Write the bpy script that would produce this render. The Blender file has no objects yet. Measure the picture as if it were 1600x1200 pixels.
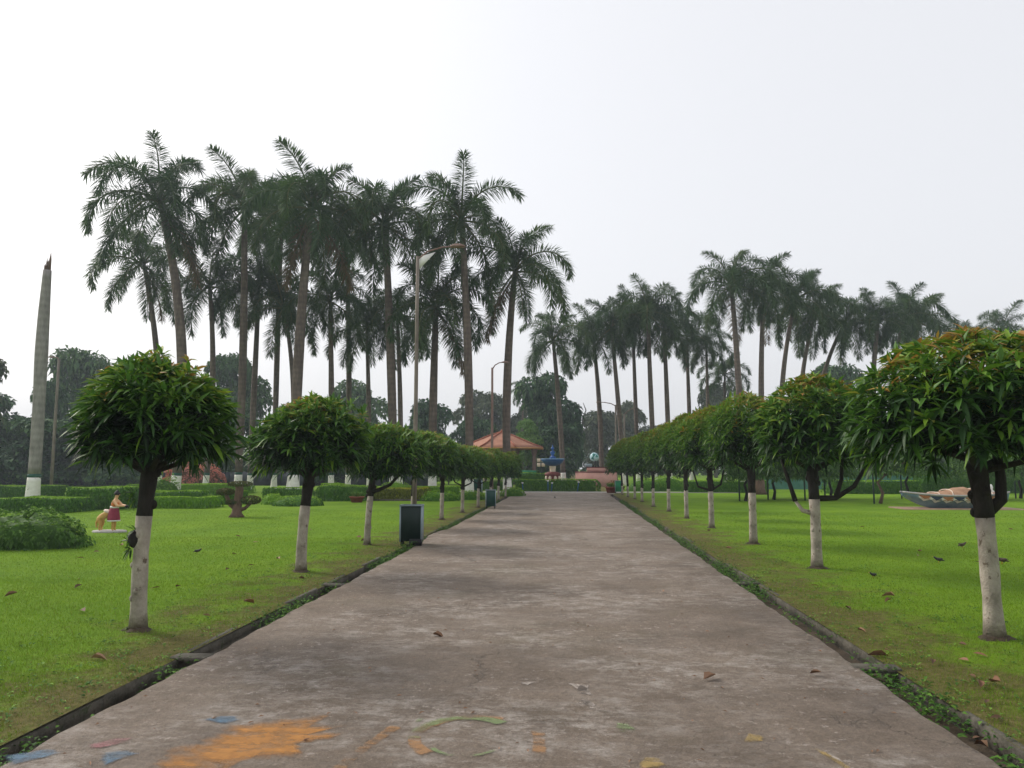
import bpy, math, random
import numpy as np
from mathutils import Vector, Matrix

random.seed(7)
RNG = np.random.default_rng(11)
SC = bpy.context.scene
COL = SC.collection
rad = math.radians

# ------------------------------------------------------------------ camera
cam_d = bpy.data.cameras.new("camera")
cam_d.sensor_width = 36.0
cam_d.lens = 27.0
cam_d.clip_start = 0.05
cam_d.clip_end = 3000
cam = bpy.data.objects.new("camera", cam_d)
COL.objects.link(cam)
cam.location = (0, 0, 1.5)
cam.rotation_euler = (rad(90 + 6.09), 0, rad(4.12))
SC.camera = cam

# ------------------------------------------------------------------ sky and sun
SUN_AZ, SUN_EL = rad(-62), rad(38)          # azimuth clockwise from +Y (ahead along the path)
world = bpy.data.worlds.new("World")
SC.world = world
world.use_nodes = True
wn, wl = world.node_tree.nodes, world.node_tree.links
wn.clear()
w_out = wn.new("ShaderNodeOutputWorld")
w_bg = wn.new("ShaderNodeBackground")
w_bg.inputs["Strength"].default_value = 0.11
sky = wn.new("ShaderNodeTexSky")
sky.sky_type = 'NISHITA'
sky.sun_disc = False
sky.sun_elevation = SUN_EL
sky.sun_rotation = SUN_AZ
sky.altitude = 0
sky.air_density = 1.0
sky.dust_density = 7.0
sky.ozone_density = 1.0
hsv = wn.new("ShaderNodeHueSaturation")
hsv.inputs["Saturation"].default_value = 0.42
veil = wn.new("ShaderNodeMix")              # even high haze: pale veil over the whole sky
veil.data_type = 'RGBA'
veil.inputs[0].default_value = 0.62
veil.inputs[7].default_value = (7.1, 7.15, 7.4, 1)
wl.new(sky.outputs[0], hsv.inputs["Color"])
wl.new(hsv.outputs[0], veil.inputs[6])
wl.new(veil.outputs[2], w_bg.inputs["Color"])
wl.new(w_bg.outputs[0], w_out.inputs["Surface"])

sun_d = bpy.data.lights.new("sun", 'SUN')
sun_d.energy = 1.5
sun_d.angle = rad(14)
sun_d.color = (1.0, 0.93, 0.84)
sun = bpy.data.objects.new("sun", sun_d)
COL.objects.link(sun)
sdir = Vector((math.sin(SUN_AZ) * math.cos(SUN_EL), math.cos(SUN_AZ) * math.cos(SUN_EL), math.sin(SUN_EL)))
sun.rotation_euler = (-sdir).to_track_quat('-Z', 'Y').to_euler()
sun.location = sdir * 60

SC.view_settings.view_transform = 'Standard'
SC.view_settings.look = 'None'
SC.view_settings.gamma = 1
SC.view_settings.exposure = 0.55
SC.view_settings.use_curve_mapping = False

# ------------------------------------------------------------------ materials
def S(r, g, b):                              # sRGB 0-255 to linear
    def f(v):
        v /= 255.0
        return v / 12.92 if v <= 0.04045 else ((v + 0.055) / 1.055) ** 2.4
    return (f(r), f(g), f(b), 1.0)

def new_mat(name):
    m = bpy.data.materials.new(name)
    m.use_nodes = True
    nt = m.node_tree
    nt.nodes.clear()
    out = nt.nodes.new("ShaderNodeOutputMaterial")
    p = nt.nodes.new("ShaderNodeBsdfPrincipled")
    nt.links.new(p.outputs[0], out.inputs[0])
    return m, nt, p, out

def N(nt, typ, **kw):
    n = nt.nodes.new(typ)
    for k, v in kw.items():
        if k in n.inputs:
            n.inputs[k].default_value = v
        else:
            setattr(n, k, v)
    return n

def ramp(nt, stops, interp='LINEAR'):
    r = nt.nodes.new("ShaderNodeValToRGB")
    r.color_ramp.interpolation = interp
    el = r.color_ramp.elements
    while len(el) < len(stops):
        el.new(0.5)
    for e, (p, c) in zip(el, stops):
        e.position = p
        e.color = c
    return r

def leaf_mat(name, stops, rough=0.5, trans=0.25, spec=0.2, jitter=0.12):
    m, nt, p, out = new_mat(name)
    at = N(nt, "ShaderNodeAttribute", attribute_name="tint")
    oi = N(nt, "ShaderNodeObjectInfo")
    ma = N(nt, "ShaderNodeMath", operation='MULTIPLY_ADD')
    nt.links.new(oi.outputs["Random"], ma.inputs[0])
    ma.inputs[1].default_value = jitter
    nt.links.new(at.outputs["Fac"], ma.inputs[2])
    r = ramp(nt, stops)
    nt.links.new(ma.outputs[0], r.inputs[0])
    nt.links.new(r.outputs[0], p.inputs["Base Color"])
    p.inputs["Roughness"].default_value = rough
    p.inputs["Specular IOR Level"].default_value = spec
    if trans:
        t = N(nt, "ShaderNodeBsdfTranslucent")
        nt.links.new(r.outputs[0], t.inputs[0])
        mx = N(nt, "ShaderNodeMixShader")
        mx.inputs[0].default_value = trans
        nt.links.new(p.outputs[0], mx.inputs[1])
        nt.links.new(t.outputs[0], mx.inputs[2])
        nt.links.new(mx.outputs[0], out.inputs[0])
    return m

def rough_mat(name, c1, c2, scale=3.0, rough=0.8, bump=0.2, detail=6.0, bscale=None, stretch=None, metallic=0.0, spots=None):
    """two-tone noise with fine relief; spots = (colour, scale, threshold)"""
    m, nt, p, out = new_mat(name)
    tc = N(nt, "ShaderNodeTexCoord")
    mp = N(nt, "ShaderNodeMapping")
    if stretch:
        mp.inputs["Scale"].default_value = stretch
    nt.links.new(tc.outputs["Object"], mp.inputs[0])
    n1 = N(nt, "ShaderNodeTexNoise", Scale=scale, Detail=detail, Roughness=0.65)
    nt.links.new(mp.outputs[0], n1.inputs["Vector"])
    r = ramp(nt, [(0.32, c1), (0.68, c2)])
    nt.links.new(n1.outputs["Fac"], r.inputs[0])
    col = r.outputs[0]
    if spots:
        n3 = N(nt, "ShaderNodeTexNoise", Scale=spots[1], Detail=4.0, Roughness=0.7)
        nt.links.new(mp.outputs[0], n3.inputs["Vector"])
        r3 = ramp(nt, [(spots[2], (0, 0, 0, 1)), (spots[2] + 0.06, (1, 1, 1, 1))])
        nt.links.new(n3.outputs["Fac"], r3.inputs[0])
        mx = N(nt, "ShaderNodeMix", data_type='RGBA')
        nt.links.new(r3.outputs[0], mx.inputs[0])
        nt.links.new(col, mx.inputs[6])
        mx.inputs[7].default_value = spots[0]
        col = mx.outputs[2]
    nt.links.new(col, p.inputs["Base Color"])
    p.inputs["Roughness"].default_value = rough
    p.inputs["Metallic"].default_value = metallic
    p.inputs["Specular IOR Level"].default_value = 0.3
    if bump:
        n2 = N(nt, "ShaderNodeTexNoise", Scale=bscale or scale * 6, Detail=5.0)
        nt.links.new(mp.outputs[0], n2.inputs["Vector"])
        b = N(nt, "ShaderNodeBump", Strength=bump, Distance=0.02)
        nt.links.new(n2.outputs["Fac"], b.inputs["Height"])
        nt.links.new(b.outputs[0], p.inputs["Normal"])
    return m

def trunk_mat(name, c1, c2, ring=9.0, ringamt=0.35):
    m, nt, p, out = new_mat(name)
    tc = N(nt, "ShaderNodeTexCoord")
    n1 = N(nt, "ShaderNodeTexNoise", Scale=1.6, Detail=7.0, Roughness=0.7)
    mp = N(nt, "ShaderNodeMapping")
    mp.inputs["Scale"].default_value = (3, 3, 0.7)
    nt.links.new(tc.outputs["Object"], mp.inputs[0])
    nt.links.new(mp.outputs[0], n1.inputs["Vector"])
    r = ramp(nt, [(0.3, c1), (0.7, c2)])
    nt.links.new(n1.outputs["Fac"], r.inputs[0])
    w = N(nt, "ShaderNodeTexWave", bands_direction='Z', Scale=ring / 6.28, Distortion=0.6, Detail=2.0)
    nt.links.new(tc.outputs["Object"], w.inputs["Vector"])
    mx = N(nt, "ShaderNodeMix", data_type='RGBA', blend_type='MULTIPLY')
    mx.inputs[0].default_value = ringamt
    nt.links.new(r.outputs[0], mx.inputs[6])
    nt.links.new(w.outputs["Color"], mx.inputs[7])
    nt.links.new(mx.outputs[2], p.inputs["Base Color"])
    b = N(nt, "ShaderNodeBump", Strength=0.35, Distance=0.03)
    nt.links.new(n1.outputs["Fac"], b.inputs["Height"])
    nt.links.new(b.outputs[0], p.inputs["Normal"])
    p.inputs["Roughness"].default_value = 0.85
    p.inputs["Specular IOR Level"].default_value = 0.2
    return m

MT = {}
MT['palm_leaf'] = leaf_mat("palm_leaf", [(0.0, (0.020, 0.050, 0.022, 1)), (0.5, (0.040, 0.090, 0.032, 1)), (0.85, (0.080, 0.140, 0.036, 1)), (1.0, (0.14, 0.15, 0.05, 1))], 0.5, 0.28, 0.2, 0.3)
MT['palm_dry'] = leaf_mat("palm_dry", [(0.0, (0.10, 0.075, 0.04, 1)), (1.0, (0.17, 0.12, 0.06, 1))], 0.7, 0.15, 0.2)
MT['palm_trunk'] = trunk_mat("palm_trunk", S(74, 64, 60), S(124, 110, 101), 7.0, 0.16)
MT['palm_dead'] = trunk_mat("palm_dead", S(112, 108, 105), S(160, 155, 150), 6.0, 0.15)
MT['crownshaft'] = rough_mat("crownshaft", (0.05, 0.075, 0.035, 1), (0.09, 0.10, 0.05, 1), 2.0, 0.5, 0.1, stretch=(4, 4, 0.6))
MT['lime'] = rough_mat("lime_wash", S(208, 204, 196), S(232, 230, 224), 5.0, 0.9, 0.25, spots=(S(120, 110, 98), 9.0, 0.62))
MT['lime_old'] = rough_mat("lime_wash_worn", S(128, 120, 108), S(188, 178, 164), 4.0, 0.9, 0.6, bscale=40, stretch=(1.3, 1.3, 1.0), spots=(S(104, 92, 78), 9.0, 0.60))
def dirt_foot(m, h):
    nt = m.node_tree
    p = [n for n in nt.nodes if n.type == 'BSDF_PRINCIPLED'][0]
    src = p.inputs["Base Color"].links[0].from_socket
    tc = N(nt, "ShaderNodeTexCoord"); sp = N(nt, "ShaderNodeSeparateXYZ"); nt.links.new(tc.outputs["Object"], sp.inputs[0])
    ns = N(nt, "ShaderNodeTexNoise", Scale=9.0, Detail=6.0, Roughness=0.7); nt.links.new(tc.outputs["Object"], ns.inputs["Vector"])
    ma = N(nt, "ShaderNodeMath", operation='MULTIPLY_ADD'); nt.links.new(ns.outputs["Fac"], ma.inputs[0]); ma.inputs[1].default_value = -h * 2.6; nt.links.new(sp.outputs["Z"], ma.inputs[2])
    mr = N(nt, "ShaderNodeMapRange"); mr.inputs["From Min"].default_value = -h * 0.2; mr.inputs["From Max"].default_value = -h * 1.5
    nt.links.new(ma.outputs[0], mr.inputs["Value"])
    mx = N(nt, "ShaderNodeMix", data_type='RGBA'); nt.links.new(mr.outputs[0], mx.inputs[0]); nt.links.new(src, mx.inputs[6]); mx.inputs[7].default_value = (0.11, 0.082, 0.055, 1)
    nt.links.new(mx.outputs[2], p.inputs["Base Color"])
dirt_foot(MT['lime_old'], 0.16)
MT['band'] = rough_mat("band_green", S(24, 72, 60), S(34, 86, 72), 4.0, 0.6, 0.1)
MT['bark'] = rough_mat("bark_dark", (0.014, 0.012, 0.010, 1), (0.036, 0.030, 0.025, 1), 8.0, 0.9, 0.7, stretch=(2, 2, 0.6))
MT['bark_brown'] = rough_mat("bark_brown", (0.09, 0.055, 0.04, 1), (0.19, 0.12, 0.085, 1), 7.0, 0.9, 0.6, stretch=(2, 2, 0.6))
MT['bark_grey'] = rough_mat("bark_grey", (0.06, 0.055, 0.05, 1), (0.14, 0.13, 0.115, 1), 3.0, 0.9, 0.5, stretch=(2, 2, 0.5))
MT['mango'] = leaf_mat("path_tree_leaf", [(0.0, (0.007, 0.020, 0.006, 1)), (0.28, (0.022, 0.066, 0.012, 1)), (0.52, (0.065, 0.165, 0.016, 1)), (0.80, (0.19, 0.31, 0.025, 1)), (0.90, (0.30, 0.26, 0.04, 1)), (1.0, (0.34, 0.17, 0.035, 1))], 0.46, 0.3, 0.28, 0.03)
MT['hedge'] = leaf_mat("hedge_leaf", [(0.0, (0.026, 0.080, 0.012, 1)), (0.4, (0.075, 0.195, 0.018, 1)), (1.0, (0.24, 0.42, 0.03, 1))], 0.65, 0.2, 0.12, 0.15)
MT['hedge_light'] = leaf_mat("hedge_leaf_light", [(0.0, (0.07, 0.19, 0.012, 1)), (0.5, (0.17, 0.35, 0.022, 1)), (1.0, (0.30, 0.48, 0.035, 1))], 0.65, 0.22, 0.12, 0.1)
MT['hedge_yellow'] = leaf_mat("hedge_leaf_yellow", [(0.0, (0.05, 0.06, 0.012, 1)), (0.4, (0.17, 0.20, 0.015, 1)), (1.0, (0.40, 0.40, 0.03, 1))], 0.65, 0.2, 0.12, 0.05)
MT['croton'] = leaf_mat("croton_leaf", [(0.0, (0.04, 0.06, 0.02, 1)), (0.24, (0.10, 0.07, 0.03, 1)), (0.36, (0.48, 0.16, 0.11, 1)), (1.0, (0.74, 0.32, 0.24, 1))], 0.65, 0.2, 0.12, 0.05)
MT['rust'] = leaf_mat("rust_leaf", [(0.0, (0.04, 0.08, 0.02, 1)), (0.5, (0.14, 0.09, 0.03, 1)), (1.0, (0.26, 0.10, 0.05, 1))], 0.65, 0.2, 0.12, 0.05)
MT['far_dark'] = leaf_mat("far_leaf_dark", [(0.0, (0.016, 0.044, 0.020, 1)), (0.5, (0.042, 0.100, 0.040, 1)), (1.0, (0.11, 0.20, 0.062, 1))], 0.65, 0.15, 0.12, 0.2)
MT['far_mid'] = leaf_mat("far_leaf_mid", [(0.0, (0.022, 0.055, 0.018, 1)), (0.5, (0.052, 0.115, 0.036, 1)), (1.0, (0.11, 0.19, 0.055, 1))], 0.65, 0.15, 0.12, 0.2)
MT['far_grey'] = leaf_mat("far_leaf_grey", [(0.0, (0.045, 0.062, 0.035, 1)), (0.5, (0.080, 0.105, 0.056, 1)), (1.0, (0.14, 0.165, 0.085, 1))], 0.65, 0.15, 0.12, 0.1)
MT['far_pale'] = leaf_mat("far_leaf_pale", [(0.0, (0.06, 0.14, 0.03, 1)), (0.5, (0.13, 0.26, 0.05, 1)), (1.0, (0.22, 0.36, 0.08, 1))], 0.65, 0.2, 0.12, 0.1)
MT['small_leaf'] = leaf_mat('small_tree_leaf', [(0.0, (0.03, 0.07, 0.02, 1)), (0.5, (0.075, 0.155, 0.035, 1)), (1.0, (0.15, 0.27, 0.06, 1))], 0.6, 0.3, 0.15, 0.1)
MT['grass'] = leaf_mat("grass_blade", [(0.0, (0.21, 0.16, 0.07, 1)), (0.22, (0.16, 0.15, 0.035, 1)), (0.45, (0.135, 0.205, 0.016, 1)), (0.75, (0.140, 0.272, 0.010, 1)), (1.0, (0.24, 0.36, 0.016, 1))], 0.6, 0.3, 0.2, 0.0)
MT['weed'] = leaf_mat("weed_leaf", [(0.0, (0.035, 0.09, 0.018, 1)), (0.6, (0.10, 0.21, 0.03, 1)), (1.0, (0.19, 0.33, 0.05, 1))], 0.65, 0.25, 0.12, 0.0)
MT['dead_leaf'] = leaf_mat("dead_leaf", [(0.0, (0.10, 0.06, 0.035, 1)), (0.5, (0.22, 0.115, 0.065, 1)), (1.0, (0.34, 0.22, 0.14, 1))], 0.7, 0.1, 0.2, 0.9)
MT['concrete'] = rough_mat("concrete", (0.045, 0.043, 0.032, 1), (0.125, 0.112, 0.090, 1), 5.0, 0.9, 0.7, bscale=35, spots=((0.05, 0.06, 0.03, 1), 6.0, 0.58))
MT['concrete_pale'] = rough_mat("concrete_pale", (0.33, 0.31, 0.28, 1), (0.46, 0.44, 0.41, 1), 3.0, 0.85, 0.3, stretch=(3, 3, 0.5))
MT['soil'] = rough_mat("soil", (0.035, 0.027, 0.018, 1), (0.085, 0.062, 0.04, 1), 6.0, 0.95, 0.8)
MT['bin_green'] = rough_mat("bin_green", (0.004, 0.016, 0.013, 1), (0.007, 0.024, 0.019, 1), 3.0, 0.45, 0.05)
MT['bin_mid'] = rough_mat("bin_mid", (0.005, 0.046, 0.037, 1), (0.008, 0.060, 0.048, 1), 3.0, 0.45, 0.05)
MT['bin_grey'] = rough_mat("bin_grey", (0.22, 0.28, 0.32, 1), (0.30, 0.36, 0.40, 1), 4.0, 0.4, 0.05)
MT['black'] = rough_mat("black_paint", (0.008, 0.008, 0.009, 1), (0.016, 0.016, 0.018, 1), 4.0, 0.5, 0.05)
MT['rust_brown'] = rough_mat("rust_brown", (0.16, 0.10, 0.085, 1), (0.26, 0.17, 0.14, 1), 4.0, 0.7, 0.15, stretch=(3, 3, 0.5))
MT['tile'] = rough_mat("roof_tile", S(144, 98, 76), S(168, 118, 94), 2.2, 0.8, 0.3)
MT['tile_ridge'] = rough_mat("ridge_tile", S(140, 84, 64), S(168, 104, 80), 2.2, 0.8, 0.3)
MT['ochre'] = rough_mat("ochre_paint", S(176, 120, 66), S(196, 140, 84), 3.0, 0.7, 0.1)
MT['blue'] = rough_mat("fountain_blue", S(20, 68, 128), S(34, 92, 156), 3.0, 0.45, 0.1)
MT['maroon'] = rough_mat("maroon_paint", S(92, 40, 40), S(118, 58, 52), 3.0, 0.7, 0.1)
MT['cream'] = rough_mat("cream_paint", S(214, 196, 176), S(230, 214, 196), 4.0, 0.7, 0.1)
MT['pink'] = rough_mat("pink_paint", S(194, 144, 134), S(212, 164, 152), 2.0, 0.8, 0.1)
MT['white'] = rough_mat("white_paint", S(206, 204, 200), S(228, 226, 222), 4.0, 0.6, 0.1)
MT['terracotta'] = rough_mat("terracotta", S(120, 58, 44), S(146, 76, 58), 6.0, 0.85, 0.2)
MT['skin_paint'] = rough_mat("statue_skin", S(206, 158, 116), S(224, 182, 142), 4.0, 0.6, 0.1)
MT['orange_cloth'] = rough_mat("statue_orange", S(190, 104, 48), S(208, 128, 66), 5.0, 0.6, 0.1)
MT['tan'] = rough_mat("statue_tan", S(178, 138, 70), S(200, 160, 92), 5.0, 0.6, 0.1)
MT['skirt'] = rough_mat("statue_skirt", S(122, 34, 56), S(150, 56, 78), 9.0, 0.6, 0.1)
MT['hair'] = rough_mat("statue_hair", (0.01, 0.009, 0.01, 1), (0.02, 0.018, 0.02, 1), 9.0, 0.5, 0.1)
MT['boat_blue'] = rough_mat("boat_blue", S(92, 120, 138), S(134, 156, 166), 2.2, 0.6, 0.2, spots=(S(130, 146, 136), 3.5, 0.6))
MT['boat_rail'] = rough_mat('boat_rail', S(138, 138, 136), S(176, 174, 168), 5.0, 0.7, 0.15)
MT['boat_navy'] = rough_mat("boat_navy", S(44, 56, 78), S(62, 76, 100), 3.0, 0.6, 0.1)
MT['boat_orange'] = rough_mat("boat_orange", S(150, 92, 56), S(176, 120, 82), 4.0, 0.7, 0.15, spots=(S(128, 108, 90), 7.0, 0.58))
MT['boat_sand'] = rough_mat("boat_sand", S(132, 98, 74), S(176, 142, 112), 3.0, 0.8, 0.3)
MT['teal_net'] = rough_mat("teal_net", S(64, 112, 98), S(90, 134, 118), 3.0, 0.8, 0.1)
MT['green_paint'] = rough_mat("green_paint", S(36, 120, 84), S(56, 146, 104), 4.0, 0.6, 0.1)
MT['bird'] = rough_mat("bird_dark", (0.010, 0.010, 0.012, 1), (0.045, 0.04, 0.038, 1), 30.0, 0.5, 0.1)
MT['bird_brown'] = rough_mat("bird_brown", (0.05, 0.035, 0.025, 1), (0.10, 0.07, 0.05, 1), 30.0, 0.6, 0.1)
MT['beak'] = rough_mat("beak_yellow", (0.4, 0.25, 0.03, 1), (0.5, 0.3, 0.05, 1), 30.0, 0.5, 0.0)
MT['globe_sea'] = rough_mat("globe_sea", S(168, 204, 214), S(206, 228, 234), 1.2, 0.4, 0.0)
MT['globe_land'] = rough_mat("globe_land", S(40, 120, 118), S(70, 146, 138), 3.0, 0.5, 0.0)
MT['lamp_pole'] = rough_mat('lamp_pole', S(98, 90, 82), S(140, 130, 120), 3.0, 0.85, 0.3, stretch=(3, 3, 0.5))
MT['wall_grey'] = rough_mat("wall_grey", S(44, 48, 56), S(62, 68, 76), 1.0, 0.9, 0.2)
MT['post_dark'] = rough_mat("post_dark", (0.02, 0.04, 0.035, 1), (0.035, 0.06, 0.05, 1), 5.0, 0.7, 0.1)

# ------------------------------------------------------------------ mesh helpers
def np_mesh(name, V, F, mi=None, smooth=False, tint=None, mats=()):
    m = bpy.data.meshes.new(name)
    V = np.asarray(V, 'f').reshape(-1, 3)
    F = np.asarray(F, 'i')
    n, k = F.shape
    m.vertices.add(len(V))
    m.vertices.foreach_set('co', V.ravel())
    m.loops.add(n * k)
    m.loops.foreach_set('vertex_index', F.ravel())
    m.polygons.add(n)
    m.polygons.foreach_set('loop_start', np.arange(0, n * k, k, dtype='i'))
    if mi is not None:
        m.polygons.foreach_set('material_index', np.asarray(mi, 'i'))
    if smooth:
        m.polygons.foreach_set('use_smooth', np.ones(n, dtype=bool))
    m.update(calc_edges=True)
    if tint is not None:
        a = m.attributes.new("tint", 'FLOAT', 'POINT')
        a.data.foreach_set('value', np.asarray(tint, 'f'))
    for x in mats:
        m.materials.append(x)
    return m

def link(name, mesh, parent=None, loc=None):
    o = bpy.data.objects.new(name, mesh)
    COL.objects.link(o)
    if parent is not None:
        o.parent = parent
    if loc is not None:
        o.location = loc
    return o

def tag(o, label=None, cat=None, group=None, kind=None):
    if label: o["label"] = label
    if cat: o["category"] = cat
    if group: o["group"] = group
    if kind: o["kind"] = kind
    return o

def thing(name, label, cat, loc=(0, 0, 0), rz=0.0, group=None):
    o = bpy.data.objects.new(name, None)
    COL.objects.link(o)
    o.empty_display_size = 0.2
    o.location = loc
    o.rotation_euler = (0, 0, rz)
    return tag(o, label, cat, group)

class MB:
    """collects triangles; one build = one mesh object"""
    def __init__(self):
        self.V, self.F, self.T, self.n = [], [], [], 0
    def add(self, V, F, t=0.5):
        V = np.asarray(V, float).reshape(-1, 3)
        F = np.asarray(F, int).reshape(-1, 3)
        self.V.append(V); self.F.append(F + self.n)
        self.T.append(np.full(len(V), t) if np.isscalar(t) else np.asarray(t))
        self.n += len(V)
        return self
    def mesh(self, name, mat, smooth=False):
        return np_mesh(name, np.vstack(self.V), np.vstack(self.F), None, smooth, np.concatenate(self.T), [mat])
    def build(self, name, mat, parent=None, loc=None, smooth=False):
        return link(name, self.mesh(name, mat, smooth), parent, loc)
    def build_each(self, name, mat, parent):
        for V, F, T in zip(self.V, self.F, self.T):
            link(name, np_mesh(name, V, F - F.min(), None, False, T, [mat]), parent)
    # primitives
    def tube(self, pts, rads, n=10, cap=True, t=0.5):
        pts = [Vector(p) for p in pts]
        m = len(pts)
        V, F = [], []
        ref = None
        for i, p in enumerate(pts):
            d = (pts[min(i + 1, m - 1)] - pts[max(i - 1, 0)]).normalized()
            if ref is None:
                ref = Vector((1, 0, 0)) if abs(d.x) < 0.8 else Vector((0, 1, 0))
            a = (ref - d * ref.dot(d)).normalized()
            ref = a
            b = d.cross(a)
            for j in range(n):
                an = 2 * math.pi * j / n
                V.append(p + (a * math.cos(an) + b * math.sin(an)) * rads[i])
        for i in range(m - 1):
            for j in range(n):
                q = (i * n + j, i * n + (j + 1) % n, (i + 1) * n + (j + 1) % n, (i + 1) * n + j)
                F += [(q[0], q[1], q[2]), (q[0], q[2], q[3])]
        if cap:
            V.append(pts[0]); V.append(pts[-1])
            c0, c1 = len(V) - 2, len(V) - 1
            for j in range(n):
                F.append((c0, (j + 1) % n, j))
                F.append((c1, (m - 1) * n + j, (m - 1) * n + (j + 1) % n))
        return self.add([tuple(v) for v in V], F, t)
    def box(self, x0, x1, y0, y1, z0, z1, M=None):
        V = [(x, y, z) for z in (z0, z1) for y in (y0, y1) for x in (x0, x1)]
        if M is not None:
            V = [tuple(M @ Vector(v)) for v in V]
        Q = [(0, 2, 3, 1), (4, 5, 7, 6), (0, 1, 5, 4), (2, 6, 7, 3), (0, 4, 6, 2), (1, 3, 7, 5)]
        F = []
        for a, b, c, d in Q:
            F += [(a, b, c), (a, c, d)]
        return self.add(V, F)
    def bbox(self, x0, x1, y0, y1, z0, z1, b=0.02):
        """box with chamfered vertical and top edges"""
        prof = [(z0, 0.0), (z1 - b, 0.0), (z1, b)]
        V, F = [], []
        for z, i in prof:
            xa, xb, ya, yb = x0 + i, x1 - i, y0 + i, y1 - i
            c = b
            V += [(xa + c, ya, z), (xb - c, ya, z), (xb, ya + c, z), (xb, yb - c, z), (xb - c, yb, z), (xa + c, yb, z), (xa, yb - c, z), (xa, ya + c, z)]
        for r in range(2):
            for j in range(8):
                q = (r * 8 + j, r * 8 + (j + 1) % 8, (r + 1) * 8 + (j + 1) % 8, (r + 1) * 8 + j)
                F += [(q[0], q[1], q[2]), (q[0], q[2], q[3])]
        for j in range(1, 7):
            F.append((16, 16 + j, 17 + j)); F.append((0, j + 1, j))
        return self.add(V, F)
    def lathe(self, prof, n=20, c=(0, 0, 0), sx=1.0, sy=1.0, wob=None):
        V, F = [], []
        for k, (r, z) in enumerate(prof):
            for j in range(n):
                an = 2 * math.pi * j / n
                w = 1.0 if wob is None else wob(an, k)
                V.append((c[0] + r * math.cos(an) * sx * w, c[1] + r * math.sin(an) * sy * w, c[2] + z))
        for k in range(len(prof) - 1):
            for j in range(n):
                q = (k * n + j, k * n + (j + 1) % n, (k + 1) * n + (j + 1) % n, (k + 1) * n + j)
                F += [(q[0], q[1], q[2]), (q[0], q[2], q[3])]
        V += [(c[0], c[1], c[2] + prof[0][1]), (c[0], c[1], c[2] + prof[-1][1])]
        a, b = len(V) - 2, len(V) - 1
        for j in range(n):
            F.append((a, (j + 1) % n, j))
            F.append((b, (len(prof) - 1) * n + j, (len(prof) - 1) * n + (j + 1) % n))
        return self.add(V, F)
    def ell(self, c, r, n=12, m=8, M=None):
        V, F = [], []
        for i in range(m + 1):
            ph = -math.pi / 2 + math.pi * i / m
            for j in range(n):
                an = 2 * math.pi * j / n
                v = Vector((r[0] * math.cos(ph) * math.cos(an), r[1] * math.cos(ph) * math.sin(an), r[2] * math.sin(ph)))
                if M is not None:
                    v = M @ v
                V.append((c[0] + v.x, c[1] + v.y, c[2] + v.z))
        for i in range(m):
            for j in range(n):
                q = (i * n + j, i * n + (j + 1) % n, (i + 1) * n + (j + 1) % n, (i + 1) * n + j)
                F += [(q[0], q[1], q[2]), (q[0], q[2], q[3])]
        return self.add(V, F)

def nrm(A):
    return A / np.maximum(np.linalg.norm(A, axis=-1, keepdims=True), 1e-9)

def leaves(P, D, L, W, droop, roll, hi=False, fold=0.25):
    """N pointed leaves from P along D, sagging; returns V, F and vertices per leaf"""
    P = np.asarray(P, float); D = nrm(np.asarray(D, float)); n = len(P)
    L = np.broadcast_to(L, (n,)); W = np.broadcast_to(W, (n,)); droop = np.broadcast_to(droop, (n,)); roll = np.broadcast_to(roll, (n,))
    up = np.array([0.0, 0.0, 1.0])
    Sd = np.cross(D, up)
    bad = np.linalg.norm(Sd, axis=1) < 1e-3
    Sd[bad] = (1, 0, 0)
    Sd = nrm(Sd)
    Nn = np.cross(Sd, D)
    c, s = np.cos(roll)[:, None], np.sin(roll)[:, None]
    A, B = Sd * c + Nn * s, Nn * c - Sd * s
    def cen(t):
        return P + D * (L * t)[:, None] - up * (droop * L * t * t)[:, None]
    if hi:
        st = ((0.30, 0.5), (0.64, 0.42))
    else:
        st = ((0.42, 0.5),)
    rows = [P]
    for t, w in st:
        C = cen(t)
        o = A * (W * w)[:, None]
        f = B * (W * w * fold * 2)[:, None]
        rows += [C - o + f, C, C + o + f]
    rows.append(cen(1.0))
    V = np.stack(rows, 1)
    K = V.shape[1]
    if hi:
        T = [(0, 1, 2), (0, 2, 3), (1, 4, 5), (1, 5, 2), (2, 5, 6), (2, 6, 3), (4, 7, 5), (5, 7, 6)]
    else:
        T = [(0, 1, 2), (0, 2, 3), (1, 4, 2), (2, 4, 3)]
    F = (np.array(T)[None] + (np.arange(n) * K)[:, None, None]).reshape(-1, 3)
    return V.reshape(-1, 3), F, K

def cheap_noise(x, y, z=0.0, s=1.0, seed=0.0):
    x, y, z = np.asarray(x) * s, np.asarray(y) * s, np.asarray(z) * s
    v = np.sin(x * 1.7 + y * 0.9 + z * 1.3 + seed) + np.sin(y * 2.3 - x * 1.1 + z * 0.7 + seed * 1.7)
    v = v + 0.6 * np.sin(x * 4.1 + z * 3.7 + seed * 2.3) + 0.6 * np.sin(y * 4.7 + x * 2.9 - z * 2.2 + seed * 0.7)
    return v / 3.2

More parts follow.
